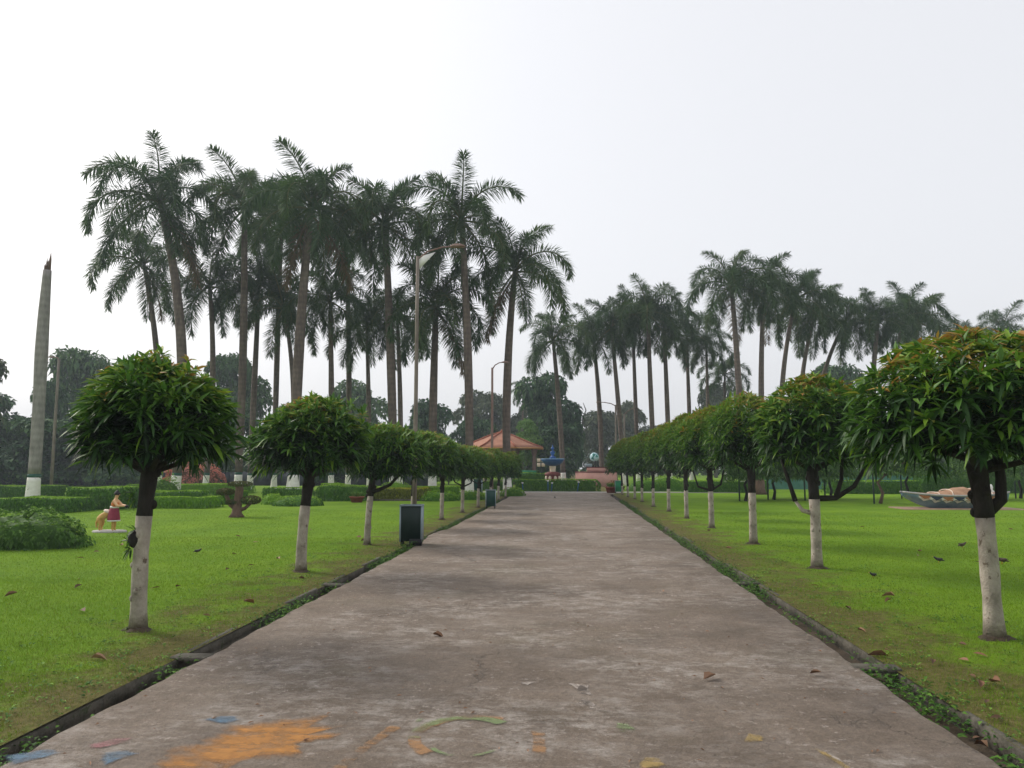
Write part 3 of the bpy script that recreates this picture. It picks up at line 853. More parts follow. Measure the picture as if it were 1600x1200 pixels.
def crown_points(rr, rx, zb, zt, n, inner=False, part='all'):
    """points on an umbrella-shaped crown: a dome over a wide ragged rim, hollow and dark beneath; position, elevation class, azimuth"""
    out = []
    hc = zb + 0.24 * (zt - zb)
    lob = [(rr.uniform(0, 6.28), rr.uniform(-0.1, 1.2), rr.uniform(0.05, 0.2)) for _ in range(8)]
    while len(out) < n:
        az = rr.uniform(0, 6.283)
        s = rr.uniform(-0.28, 1.0)
        if not inner and s < 0.42 and rr.random() < 0.55: continue
        sp = max(0.0, s)
        ph = math.asin(sp)
        b = 0.92
        for a0, p0, am in lob:
            d = math.cos(ph) * math.cos(p0) * math.cos(az - a0) + math.sin(ph) * math.sin(p0)
            b += am * max(0, d) ** 6
        b += rr.uniform(-0.07, 0.07)
        if inner:
            b *= rr.uniform(0.25, 0.88)
        r = rx * b * (1 - sp ** 2.2) ** 0.62
        if s >= 0:
            z = hc + (zt - hc) * (b if inner else 0.25 + 0.75 * b) * s
        else:
            if inner:
                z = hc + rr.uniform(-0.3, 0.3) * (hc - zb)
            else:
                r *= rr.uniform(0.8, 1.0); z = hc + (hc - zb) * s / 0.28 * rr.uniform(0.5, 1.1)
        e = math.degrees(math.asin(sp ** 0.8)) if s > 0 else -6
        e += rr.uniform(-16, 14)
        cls = 0 if e > 64 else 1 if e > 46 else 2 if e > 24 else 3 if e > 2 else 4
        out.append((r * math.cos(az), r * math.sin(az), z, cls, az))
    return out

def place_np(arrs, inner_shade=1.0):
    """join transformed whorls"""
    Vs, Fs, Ts, b = [], [], [], 0
    for (V, F, T), (x, y, z, az, sc, dt) in arrs:
        c, s = math.cos(az), math.sin(az)
        R = np.array([[c, -s, 0], [s, c, 0], [0, 0, 1]])
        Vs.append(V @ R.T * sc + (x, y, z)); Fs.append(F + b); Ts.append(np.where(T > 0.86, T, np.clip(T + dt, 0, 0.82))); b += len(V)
    return np.vstack(Vs), np.vstack(Fs), np.concatenate(Ts)

def path_tree(lab, x, y, cx, rx, zb, zt, zw, near, seed, r0=0.078, lean=0.0, young=0.0, limbs=None, burl=False, orange=0.12):
    rr = random.Random(seed)
    zb += 0.08; rx *= 1.02; r0 *= 0.86
    root = thing("path_tree", lab, "tree", (x, y, 0), 0.0, "small round-crowned trees lining the path")
    zf = zb + 0.02
    tp = lambda z: (lean * z * z * 0.3 + cx * 0.15 * (z / zf) ** 2, 0.02 * math.sin(z * 3 + seed), z)
    zz = [zw * k / 6 for k in range(7)]
    prof = [r0 * (1.24 if k == 0 else 1.06 if k == 1 else 1.0 + 0.05 * math.sin(k * 2.1 + seed)) for k in range(7)]
    m = MB()
    m.tube([tp(z) for z in zz], prof, 14)
    for _ in range(rr.randint(3, 6)):                         # knots under the lime wash
        a = rr.uniform(0, 6.28); z = rr.uniform(0.1, zw)
        p = tp(z)
        m.ell((p[0] + r0 * 0.93 * math.cos(a), p[1] + r0 * 0.93 * math.sin(a), z), (0.022, 0.022, 0.03), 7, 5)
    m.build("limewashed_base", MT['lime_old'], root, smooth=True)
    m = MB(); m.lathe([(r0 * 2.1, -0.012), (r0 * 1.7, 0.004), (r0 * 1.35, 0.018), (r0 * 1.15, 0.03)], 18, wob=lambda a, k: 1 + 0.22 * math.sin(a * 2 + seed) + 0.14 * math.sin(a * 5 + seed * 2)); m.build("soil_ring", MT['soil'], root, smooth=True)
    m = MB()
    z2 = [zw + (zf - zw) * k / 5 for k in range(6)]
    m.tube([tp(z) for z in z2], [r0 * (1.0 + 0.06 * math.sin(k * 1.7 + seed) + 0.015 * k) for k in range(6)], 14)
    for _ in range(5):
        a = rr.uniform(0, 6.28); z = rr.uniform(zw, zf); p = tp(z)
        m.ell((p[0] + r0 * math.cos(a), p[1] + r0 * math.sin(a), z), (0.035, 0.035, 0.045), 7, 5)
    m.build("trunk", MT['bark'], root, smooth=True)
    nb = rr.randint(5, 7)
    a0 = rr.uniform(0, 6.28)
    for k in range(nb):
        a = a0 + k * 6.283 / nb + rr.uniform(-0.3, 0.3)
        zs = zw + (zf - zw) * rr.uniform(0.75, 1.0)
        p = Vector(tp(zs))
        e = Vector((cx + rx * 0.72 * math.cos(a), rx * 0.72 * math.sin(a), zb + (zt - zb) * rr.uniform(0.3, 0.55)))
        q1 = p.lerp(e, 0.35) + Vector((math.cos(a) * 0.08, math.sin(a) * 0.08, -0.06))
        q2 = p.lerp(e, 0.7) + Vector((0, 0, 0.0))
        b = MB(); b.tube([p, q1, q2, e], [r0 * 0.42, r0 * 0.36, r0 * 0.28, r0 * 0.14], 8)
        b.build("branch", MT['bark'], root, smooth=True)
    if burl:                                                   # burl with a tuft of leaves low on the trunk
        b = MB(); p = tp(zw * 0.82)
        b.ell((p[0] - r0 * .75, p[1] - r0 * .5, zw * 0.80), (0.06, 0.06, 0.085), 10, 7); b.build("burl", MT['bark'], root, smooth=True)
        for (dx, dz, c_) in ((-0.10, -0.02, 4), (-0.08, -0.10, 5), (-0.05, 0.08, 3), (-0.09, 0.42, 4), (-0.07, 0.36, 4)):
            o = bpy.data.objects.new("leaf_cluster", WHORLS[(c_, 1)][2]); COL.objects.link(o); o.parent = root
            o.location = (p[0] + dx, p[1] - 0.06, zw * 0.80 + dz); o.rotation_euler = (0, 0, rad(200)); o.scale = (.55, .55, .55)
    for lb in (limbs or ()):
        b = MB(); pts = [Vector(v) for v in lb[0]]
        b.tube(pts, [r0 * lb[1] * f for f in np.linspace(1, 0.55, len(pts))], 9)
        b.build("branch", MT[lb[2]], root, smooth=True)
    if near:
        n_out, n_in = 300, 900
    else:
        n_out, n_in = 0, 620 if y < 26 else 440
    def pick(p):
        cls, v = p[3], rr.randrange(2)
        if rr.random() < young: cls = max(0, cls - 1)
        if cls == 0 and rr.random() < orange: v = 2
        return (cls, v)
    arrs = []
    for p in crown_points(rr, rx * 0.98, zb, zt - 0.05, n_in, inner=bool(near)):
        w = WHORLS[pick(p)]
        dt = -0.30 if near else -0.04 + 0.22 * (p[2] - zb) / (zt - zb) * (0.5 + young)  # near trees: shade inside the crown put into the leaf tint
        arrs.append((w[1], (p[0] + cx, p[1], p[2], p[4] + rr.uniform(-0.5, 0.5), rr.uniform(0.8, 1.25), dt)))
    if not near:
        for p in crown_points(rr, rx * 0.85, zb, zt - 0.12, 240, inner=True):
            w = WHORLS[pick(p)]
            arrs.append((w[1], (p[0] + cx, p[1], p[2], p[4], rr.uniform(0.9, 1.3), -0.30)))  # inner leaves tinted darker to stand in for crown shade
    if near:
        for p in crown_points(rr, rx, zb, zt - 0.05, 150):
            arrs.append((WHORLS[pick(p)][1], (p[0] + cx, p[1], p[2], p[4] + rr.uniform(-0.5, 0.5), rr.uniform(0.8, 1.25), 0)))
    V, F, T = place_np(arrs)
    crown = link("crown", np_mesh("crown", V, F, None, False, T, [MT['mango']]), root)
    crown["kind"] = "stuff"
    for p in crown_points(rr, rx, zb, zt - 0.05, n_out):
        o = bpy.data.objects.new("leaf_cluster", WHORLS[pick(p)][2])
        COL.objects.link(o); o.parent = crown
        o.location = (p[0] + cx, p[1], p[2]); s = rr.uniform(0.8, 1.3)
        o.rotation_euler = (rr.uniform(-0.25, 0.25), rr.uniform(-0.25, 0.25), p[4] + rr.uniform(-0.5, 0.5)); o.scale = (s, s, s)
    if near:                                                   # upright young shoots breaking the outline
        for _ in range(16 if near == 2 else 9):
            a = rr.uniform(0, 6.28); r = rx * rr.uniform(0, 0.7)
            z0 = zb + (zt - zb) * (0.98 - 0.4 * (r / rx) ** 2)
            top = Vector((cx + r * math.cos(a) * 1.06, r * math.sin(a) * 1.06, z0 + rr.uniform(0.02, 0.12)))
            b = MB(); b.tube([(cx + r * math.cos(a), r * math.sin(a), z0 - 0.25), top], [0.006, 0.004], 5)
            b.build("shoot", MT['bark_brown'], root)
            o = bpy.data.objects.new("leaf_cluster", WHORLS[(0, rr.randrange(3))][2])
            COL.objects.link(o); o.parent = root; o.location = top; o.rotation_euler = (0, 0, a); s = rr.uniform(0.6, 0.95); o.scale = (s, s, s)
    return root

LT = [(-3.95, 6.98, 0.07, 0.61, 1.44, 2.50, 1.04), (-3.81, 10.95, 0.09, 0.76, 1.34, 2.42, 0.93), (-3.84, 14.72, 0.34, 0.75, 1.23, 2.24, 0.92), (-3.75, 18.60, 0.25, 0.77, 1.24, 2.33, 0.77),
      (-3.54, 21.63, 0.17, 0.64, 1.14, 2.15, 0.75), (-3.40, 24.90, 0.12, 0.70, 1.05, 2.14, 0.74), (-3.25, 28.00, 0.09, 0.73, 0.99, 2.10, 0.69), (-3.10, 31.00, 0.05, 0.72, 0.99, 2.12, 0.68),
      (-3.05, 34.00, 0.13, 0.67, 0.94, 2.12, 0.63), (-3.00, 37.30, 0.12, 0.59, 0.88, 2.12, 0.58)]
RT = [(3.72, 7.19, -0.08, 1.02, 1.46, 2.62, 1.05), (3.66, 11.83, 0.05, 0.85, 1.43, 2.76, 1.01), (3.57, 15.38, 0.04, 0.83, 1.41, 2.88, 0.98), (3.48, 19.23, 0.03, 0.83, 1.39, 2.86, 0.88),
      (3.40, 22.66, 0.02, 0.70, 1.32, 2.90, 0.80), (3.34, 26.10, 0.02, 0.70, 1.24, 2.85, 0.74), (3.15, 29.00, 0.08, 0.74, 1.17, 2.83, 0.68), (3.11, 32.90, 0.02, 0.80, 1.12, 2.79, 0.59),
      (3.03, 35.50, -0.10, 0.72, 1.09, 2.75, 0.57), (2.90, 37.90, -0.15, 0.62, 1.07, 2.68, 0.51), (2.85, 41.00, -0.2, 0.57, 1.00, 2.68, 0.46)]
LLAB = ["nearest round-crowned tree on the left with a greyish stained trunk base", "second tree on the left, ball-shaped crown with yellow shoots on top", "third tree on the left, a thick branch reaching right toward the bin",
        "left tree standing just behind the near green bin and the lamp post", "slim left tree just past the lamp post, knot high on its white base", "left tree between the lamp post and the far bin, forked below its crown",
        "left tree with several spread limbs just in front of the far bin", "left tree standing beside the far green bin", "left tree just behind the far green bin", "last and smallest tree at the far end of the left row"]
RLAB = ["nearest large tree on the right with many orange-brown young leaves", "second tree on the right with long curved side limbs", "third tree on the right with a straight dark trunk between two bigger crowns",
        "fourth tree on the right, short pinkish white base and low forked limbs", "fifth tree on the right, narrow crown with yellowish top", "sixth tree on the right, thin white base leaning slightly",
        "seventh tree on the right, crown merged into the receding row", "eighth tree on the right, wide low crown in the receding row", "ninth tree on the right near the end of the row", "tenth tree on the right, second from the path's far end", "last tree of the right row beside the small green bin"]
for i, (t, l) in enumerate(zip(LT, LLAB)):
    limbs = None
    if i == 2:
        limbs = [([(0.0, 0, 1.0), (0.2, 0, 1.04), (0.42, 0.02, 1.14), (0.6, 0.02, 1.34)], 0.75, 'bark')]
    if i in (5, 6):
        limbs = [([(0, 0, 0.85), (-0.25, 0, 0.98), (-0.36, 0, 1.25)], 0.5, 'bark'), ([(0, 0, 0.82), (0.28, 0, 0.95), (0.36, 0, 1.25)], 0.5, 'bark')]
    path_tree(l, *t, near=2 if i == 0 else 1 if i == 1 else 0, seed=40 + i, r0=(0.080, 0.085, 0.07, 0.07, 0.066, 0.064, 0.06, 0.06, 0.058, 0.055)[i], lean=(0.05, 0.12, 0.06, 0, 0, 0, 0.1, 0.15, 0, 0)[i], young=(0.04, 0.12, 0.12, 0.25, 0.3, 0.4, 0.5, 0.5, 0.5, 0.5)[i], limbs=limbs, burl=(i == 0))
for i, (t, l) in enumerate(zip(RT, RLAB)):
    limbs = None
    if i == 0:
        limbs = [([(0.02, 0, 1.12), (0.12, 0, 1.2), (0.13, 0, 1.4), (0.1, 0, 1.7)], 0.8, 'bark')]
    if i == 1:
        limbs = [([(-0.02, 0, 0.80), (-0.18, 0, 0.84), (-0.28, 0, 0.98)], 0.55, 'lime_old'), ([(-0.28, 0, 0.98), (-0.36, 0, 1.25), (-0.46, 0, 1.6)], 0.5, 'bark'),
                 ([(0.0, 0, 1.02), (0.3, -0.03, 1.03), (0.56, -0.05, 1.2), (0.78, -0.05, 1.55)], 0.62, 'bark'), ([(0.3, -0.03, 1.05), (0.4, 0, 1.3), (0.42, 0, 1.6)], 0.5, 'bark')]
    if i == 3:
        limbs = [([(0, 0, 0.9), (-0.3, 0, 1.0), (-0.42, 0, 1.4)], 0.5, 'bark'), ([(0, 0, 0.9), (0.25, 0, 1.05), (0.33, 0, 1.4)], 0.5, 'bark')]
    path_tree(l, *t, near=2 if i == 0 else 1 if i == 1 else 0, seed=70 + i, r0=(0.088, 0.088, 0.085, 0.075, 0.07, 0.068, 0.064, 0.062, 0.06, 0.058, 0.055)[i], lean=(-0.10, -0.05, 0, -0.02, 0, 0.04, 0, 0, 0, 0, 0)[i], young=(0.38, 0.25, 0.28, 0.35, 0.45, 0.5, 0.5, 0.55, 0.55, 0.55, 0.55)[i], limbs=limbs, orange=(0.7, 0.2, 0.25, 0.12, 0.1, 0.1, 0.1, 0.1, 0.1, 0.1, 0.1)[i])

# ------------------------------------------------------------------ royal palms
def frond_mesh(e0, droop, seed, L=4.5, mat='palm_leaf', sparse=1.0):
    rr = np.random.default_rng(seed)
    ns = 14
    pts = [np.zeros(3)]
    for i in range(ns):
        s = (i + 0.5) / ns
        e = rad(e0 - droop * s ** 1.25)
        pts.append(pts[-1] + np.array([math.cos(e), 0, math.sin(e)]) * L / ns)
    pts = np.array(pts)
    mb = MB()
    mb.tube([tuple(p) for p in pts], [0.06 * (1 - 0.85 * i / ns) + 0.006 for i in range(ns + 1)], 5, t=0.75)
    n = int(150 * sparse)
    P, D, LL, T = [], [], [], []
    for side in (-1, 1):
        for k in range(n):
            s = 0.13 + 0.87 * (k + rr.uniform(0, 0.9)) / n
            f = s * ns; i = min(int(f), ns - 1)
            p = pts[i] + (pts[i + 1] - pts[i]) * (f - i)
            tg = nrm(pts[i + 1] - pts[i])
            nn = np.array([-tg[2], 0, tg[0]])
            fan = rr.choice([-0.75, -0.1, 0.35, 0.95]) + rr.normal(0, 0.18)       # several planes: feathery
            fw = 0.30 + 0.7 * s ** 2
            d = np.array([0, side, 0]) * math.cos(fan) + nn * math.sin(fan) + tg * fw
            P.append(p); D.append(d)
            LL.append((0.34 + 0.50 * math.sin(math.pi * min(1, 0.12 + s * 0.86)) ** 0.8) * rr.uniform(0.85, 1.12))
            T.append(0.35 + 0.3 * rr.random())
    LL = np.array(LL)
    V, F, K = leaves(P, D, LL, 0.060 + 0 * LL, 0.14 + 0.22 * rr.random(len(LL)), rr.uniform(-0.5, 0.5, len(LL)), fold=0.2)
    mb.add(V, F, np.repeat(T, K))
    return mb.mesh("frond", MT[mat])

FR = []
for j, (e0, dr, fl) in enumerate(((80, 62, 3.2), (68, 118, 3.9), (54, 142, 4.3), (38, 142, 4.4), (20, 126, 4.4), (0, 102, 4.2), (-24, 66, 3.9), (-46, 38, 3.5))):
    FR.append([frond_mesh(e0 + q * 4 - 2, dr + 8 * q, 300 + j * 5 + q, fl) for q in range(2)])
FR_DRY = [frond_mesh(-45, 36, 401, 4.2, 'palm_dry', 0.7), frond_mesh(-66, 18, 402, 3.8, 'palm_dry', 0.7)]

def bezier2(p0, pm, p1, t):
    """curve through pm at roughly its height"""
    return p0 * (1 - t) ** 2 + pm * 2 * t * (1 - t) + p1 * t * t

def palm(lab, grp, x, y, xm, zm, xt, zt, r, seed, fs=1.0, nf=15, dry=0, sway=0.0, white=1.0, band=True):
    rr = random.Random(seed)
    r *= 0.84; nf += 1; fs *= 1.09 * rr.uniform(0.94, 1.06)
    root = thing("royal_palm", lab, "palm tree", (x, y, 0), 0.0, grp)
    p0, p1 = Vector((0, 0, 0)), Vector((xt - x, sway, zt))
    tm = zm / zt
    lin = (xt - x) * tm
    off = (xm - x) - lin
    def cl(z):
        t = z / zt
        return Vector(((xt - x) * t + off * 4 * t * (1 - t), sway * t, z))
    zcs = zt - 1.25 * fs                                        # crownshaft starts here
    def rad_at(z):
        t = z / zt
        return r * (1.0 + 0.38 * math.exp(-z / 0.45) + 0.10 * math.sin(math.pi * min(1, t * 1.15)) ** 2 - 0.22 * max(0, t - 0.5) * 2)
    bh = 0.14 if band else 0.0
    def seg(name, z0, z1, n, mat, grow=1.0):
        m = MB(); zs = np.linspace(z0, z1, n)
        m.tube([cl(z) for z in zs], [rad_at(z) * grow for z in zs], 14)
        return m.build(name, MT[mat], root, smooth=True)
    seg("limewashed_base", 0, white, 8, 'lime', 1.01)
    if band: seg("green_band", white, white + bh, 2, 'band', 1.012)
    seg("trunk", white + bh, zcs, 26, 'palm_trunk')
    m = MB(); zs = np.linspace(zcs, zt + 0.1, 8)
    m.tube([cl(z) for z in zs], [rad_at(zcs) * (0.86 + 0.28 * math.sin(math.pi * k / 7 * 0.8)) * (1 - 0.45 * k / 7) for k in range(8)], 12)
    m.build("crownshaft", MT['crownshaft'], root, smooth=True)
    top = cl(zt)
    if rr.random() < 0.7:
        m = MB(); hgt = rr.uniform(1.2, 2.0) * fs
        m.tube([top, top + Vector((0.02, 0, hgt * 0.5)), top + Vector((0.05, 0, hgt))], [0.05, 0.035, 0.008], 6)
        m.build("spear_leaf", MT['palm_leaf'], root)
    a0 = rr.uniform(0, 6.28)
    for k in range(nf):
        age = (k + 0.5) / nf
        j = min(7, max(0, int(age * 7.4 + rr.uniform(-0.5, 0.5))))
        o = bpy.data.objects.new("frond", FR[j][rr.randrange(2)])
        COL.objects.link(o); o.parent = root
        az = a0 + k * 2.39996 + rr.uniform(-0.2, 0.2)
        o.location = top + Vector((0.08 * math.cos(az), 0.08 * math.sin(az), -0.35 * age))
        o.rotation_euler = (rr.uniform(-0.2, 0.2), rr.uniform(-0.08, 0.08), az)
        s = fs * rr.uniform(0.88, 1.1); o.scale = (s, s, s)
    for k in range(dry):
        o = bpy.data.objects.new("frond", FR_DRY[k % 2]); COL.objects.link(o); o.parent = root
        az = rr.uniform(0, 6.28); o.location = top + Vector((0, 0, -0.5)); o.rotation_euler = (0, 0, az); o.scale = (fs, fs, fs)
        o["label"] = "brown dry hanging frond"
    return root

GLP = "royal palms in the left grove"
GRP = "royal palms in the right grove"
LP = [  # label, x, y, xmid, zmid, xtop, ztop, radius, frond scale, fronds, dry, white
    ("leftmost royal palm, a slim leaning trunk behind the nearest left tree", -25.7, 47, -26.1, 8.4, -27.3, 14.7, .21, .86, 15, 1, .9),
    ("tall royal palm leaning left, thick ringed trunk above the nearest left tree", -20.7, 39.5, -20.55, 7.2, -22.2, 16.1, .28, 1.0, 16, 1, 1.0),
    ("shorter royal palm with a thin straight trunk between two tall leaning ones", -21.7, 45, -21.6, 8.0, -22.1, 12.8, .19, .84, 14, 0, .95),
    ("tall straight royal palm left of the second path tree, crown at the grove's top", -18.8, 43, -18.8, 7.7, -19.1, 17.0, .24, 1.02, 16, 0, 1.0),
    ("thin royal palm close on the right of a tall straight one, lower crown", -20.2, 48, -20.15, 8.0, -20.1, 13.7, .20, .88, 14, 0, .9),
    ("thickest royal palm, pale trunk rising behind the second path tree", -13.7, 38, -13.7, 7.0, -13.3, 15.1, .28, 1.02, 16, 2, 1.05),
    ("thin royal palm almost hidden behind the thickest palm trunk", -17.3, 47, -17.3, 7.4, -18.1, 11.8, .17, .8, 13, 0, .9),
    ("royal palm with a dark straight trunk just right of the thickest palm", -14.3, 46, -14.45, 8.1, -14.6, 11.9, .19, .82, 14, 0, .95),
    ("low slim royal palm behind the third path tree in mid grove", -13.0, 50, -13.2, 7.3, -13.4, 11.0, .17, .8, 14, 0, .9),
    ("tall curving royal palm just left of the lamp post", -9.3, 41, -9.6, 8.0, -10.0, 15.0, .26, .98, 16, 0, 1.0),
    ("thin royal palm trunk close behind the tall curving one", -10.9, 50, -11.05, 6.9, -11.3, 11.6, .18, .8, 13, 0, .9),
    ("short stout royal palm just right of the lamp post with a full low crown", -7.4, 42, -7.4, 6.0, -7.3, 10.6, .25, .95, 18, 1, 1.0),
    ("tall straight royal palm whose crown rises above the lamp arm", -5.1, 40, -5.2, 7.2, -5.6, 14.8, .24, .98, 16, 0, 1.0),
    ("rightmost royal palm of the left grove, curved trunk in front of the pavilion", -3.3, 42.5, -3.35, 5.3, -2.85, 12.7, .25, .96, 16, 1, 1.05),
    ("royal palm deep in the left grove with its crown between two tall ones", -19.4, 50, -19.5, 8.7, -19.5, 18.6, .2, .95, 14, 0, .9),
    ("rear royal palm with a high crown right of the thickest palm", -15.0, 52, -15.1, 8.9, -15.5, 17.9, .2, .95, 14, 0, .9),
]
for i, q in enumerate(LP):
    palm(q[0], GLP, *q[1:8], seed=500 + i, fs=q[8], nf=q[9], dry=q[10], white=q[11], sway=random.uniform(-0.3, 0.3))
RP = [
    ("leftmost palm of the right grove, standing alone behind the blue fountain", -0.3, 58, -0.6, 5.7, -1.05, 11.2, .21, .80, 14, 0, 1.0),
    ("palm beside the globe monument, trunk leaning slightly left", 2.7, 62, 2.6, 6.0, 2.1, 12.3, .21, .82, 14, 0, 1.0),
    ("leaning palm between the two far street lamps", 4.4, 60, 4.0, 5.9, 3.5, 12.5, .20, .80, 14, 0, 1.0),
    ("slender palm just right of the far street lamps", 5.8, 64, 5.65, 6.1, 5.5, 14.0, .18, .84, 14, 0, 1.0),
    ("palm with the brightest green upright fronds in the right grove", 6.7, 60, 6.5, 5.8, 6.35, 13.7, .21, .84, 15, 0, 1.0),
    ("straight palm left of the gap above the receding right row", 8.1, 62, 8.0, 6.0, 7.9, 13.3, .21, .80, 14, 0, 1.0),
    ("palm with a slim dark trunk left of the tallest right palm", 10.4, 66, 10.35, 6.3, 10.3, 12.9, .19, .80, 14, 0, 1.0),
    ("palm with a lower crown partly behind the tallest right palm", 12.2, 68, 12.3, 8.6, 12.3, 12.3, .17, .74, 13, 0, 1.0),
    ("smallest palm of the right grove, low crown far behind", 14.4, 72, 14.5, 7.3, 14.6, 10.2, .15, .70, 13, 0, 1.0),
    ("tallest pale-trunked palm of the right grove, open crown with yellowish fronds", 11.5, 52, 11.45, 7.8, 11.2, 14.0, .23, .88, 15, 1, 1.0),
    ("palm just right of the tallest one with hanging fronds", 13.4, 54, 13.45, 7.6, 13.9, 14.0, .21, .86, 15, 1, 1.0),
    ("palm in the dense middle of the right grove with a brownish trunk", 15.6, 57, 15.7, 7.9, 16.9, 13.9, .2, .86, 15, 0, 1.0),
    ("leaning palm behind the second right tree, long frond pointing right", 18.0, 60, 18.0, 8.2, 19.3, 13.3, .2, .86, 15, 0, 1.0),
    ("palm in the shaded right half of the grove, trunk hidden by fronds", 19.9, 62, 20.05, 7.9, 22.3, 13.1, .2, .82, 14, 0, 1.0),
    ("palm above the gap between the first and second right trees", 22.9, 60, 23.3, 7.7, 24.0, 12.9, .22, .82, 15, 0, 1.0),
    ("palm with two raised fronds at the right end of the grove", 25.3, 62, 25.6, 8.9, 26.8, 13.5, .2, .84, 15, 0, 1.0),
    ("rightmost palm of the dense grove, dark frond arching right", 28.4, 66, 28.8, 10.5, 29.8, 13.8, .2, .86, 14, 0, 1.0),
    ("far hazy palm just above the nearest right tree", 42.2, 85, 42.6, 10.2, 42.9, 15.4, .2, .85, 14, 0, 1.0),
    ("far hazy palm at the right edge above the nearest right tree", 43.5, 80, 43.9, 9.7, 44.1, 15.4, .2, .85, 14, 0, 1.0),
]
for i, q in enumerate(RP):
    palm(q[0], GRP, *q[1:8], seed=560 + i, fs=q[8], nf=q[9], dry=q[10], white=q[11], sway=random.uniform(-0.3, 0.3), band=False)

# dead palm trunk on the far left
t = thing("dead_palm", "tall dead palm trunk with a broken top and white base", "dead tree", (-24.2, 33.5, 0))
def dseg(name, z0, z1, n, mat, g=1.0):
    m = MB(); zs = np.linspace(z0, z1, n)
    m.tube([(0.03 * math.sin(z * 0.6), 0, z) for z in zs], [g * (0.27 + 0.05 * math.exp(-z / .5) - 0.003 * z + 0.03 * math.exp(-((z - 6.6) / 1.3) ** 2) - 0.085 * max(0, (z - 8.5) / 3)) for z in zs], 14)
    return m.build(name, MT[mat], t, smooth=True)
dseg("limewashed_base", 0, 0.98, 6, 'lime', 1.01); dseg("green_band", 0.98, 1.14, 2, 'band', 1.012); dseg("trunk", 1.14, 10.6, 30, 'palm_dead')
m = MB()
for (a, h, w) in ((0.4, 0.85, 0.08), (2.0, 0.5, 0.07), (3.6, 0.3, 0.06), (5.0, 0.55, 0.05)):
    m.tube([(0.1 * math.cos(a) * 0.8, 0.1 * math.sin(a) * 0.8, 10.5), (0.1 * math.cos(a), 0.1 * math.sin(a), 10.6 + h * .6), (0.1 * math.cos(a) * 1.1, 0.1 * math.sin(a), 10.6 + h)], [w, w * .7, 0.01], 5)
m.build("broken_top", MT['bark_brown'], t)

# ------------------------------------------------------------------ clipped hedges and shrubs
def leafy_shell(rr, n, surf, lsize, lit_top):
    """surf(rr) -> point, normal"""
    P, D, T = [], [], []
    for _ in range(n):
        p, nv = surf(rr)
        nv = Vector(nv).normalized()
        d = Vector((rr.uniform(-1, 1), rr.uniform(-1, 1), -0.3 if nv.z > 0.7 else -1.6))
        d = d - nv * d.dot(nv)
        d = d.normalized() + nv * rr.uniform(-0.1, 0.75)
        P.append(p); D.append(tuple(d)); T.append(min(1, max(0, rr.gauss(0.24, 0.14) + lit_top * max(0, nv[2]) ** 2)))  # lit tops and shaded sides put into the leaf tint
    r2 = np.random.default_rng(rr.randrange(10 ** 6))
    L = lsize * r2.uniform(0.7, 1.4, n)
    V, F, K = leaves(np.array(P) - nrm(np.array(D)) * (L * 0.4)[:, None], D, L, L * r2.uniform(0.45, 0.65, n), 0.2, r2.uniform(-0.7, 0.7, n))
    return V, F, np.repeat(T, K)

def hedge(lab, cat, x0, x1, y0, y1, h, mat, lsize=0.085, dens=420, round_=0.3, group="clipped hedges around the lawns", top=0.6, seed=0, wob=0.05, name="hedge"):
    rr = random.Random(seed + 900)
    cx, cy, w, d = (x0 + x1) / 2, (y0 + y1) / 2, x1 - x0, y1 - y0
    root = thing(name, lab, cat, (cx, cy, 0), 0, group)
    def shape(p):
        x, y, z = p
        k = 1 + wob * float(cheap_noise(x + cx, y + cy, z, 2.6, seed)) 
        kz = 1 + wob * 1.5 * float(cheap_noise(x + cx, y + cy, 0, 1.2, seed + 3))
        e = max(0, (z / h - 0.7)) * round_ * 2
        return (x * k * (1 - e * 0.3), y * k * (1 - e * 0.5), z * kz)
    m = MB()
    nx, ny, nz = max(3, int(w / 0.4)), max(2, int(d / 0.4)), 4
    core = []
    def grid(f, a, b):
        V = [shape(f(i / a, j / b)) for i in range(a + 1) for j in range(b + 1)]
        F = []
        for i in range(a):
            for j in range(b):
                q = i * (b + 1) + j
                F += [(q, q + b + 1, q + b + 2), (q, q + b + 2, q + 1)]
        m.add(V, F, 0.25)
    s = 0.90
    grid(lambda u, v: ((u - .5) * w * s, -d / 2 * s, v * h * s), nx, nz)
    grid(lambda u, v: ((.5 - u) * w * s, d / 2 * s, v * h * s), nx, nz)
    grid(lambda u, v: (w / 2 * s, (u - .5) * d * s, v * h * s), ny, nz)
    grid(lambda u, v: (-w / 2 * s, (.5 - u) * d * s, v * h * s), ny, nz)
    grid(lambda u, v: ((u - .5) * w * s, (v - .5) * d * s, h * s), nx, ny)
    m.build("core", mat, root)
    A = (w * h, d * h, d * h, w * d)
    tot = sum(A)
    def surf(rr):
        q = rr.uniform(0, tot)
        if q < A[0]: p, n = ((rr.random() - .5) * w, -d / 2, rr.random() * h), (0, -1, 0.1)
        elif q < A[0] + A[1]: p, n = (w / 2, (rr.random() - .5) * d, rr.random() * h), (1, 0, 0.1)
        elif q < A[0] + 2 * A[1]: p, n = (-w / 2, (rr.random() - .5) * d, rr.random() * h), (-1, 0, 0.1)
        else: p, n = ((rr.random() - .5) * w, (rr.random() - .5) * d, h), (0, 0, 1)
        return shape(p), n
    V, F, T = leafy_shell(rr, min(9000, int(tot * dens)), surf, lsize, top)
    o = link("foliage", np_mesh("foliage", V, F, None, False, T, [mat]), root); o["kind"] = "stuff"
    return root

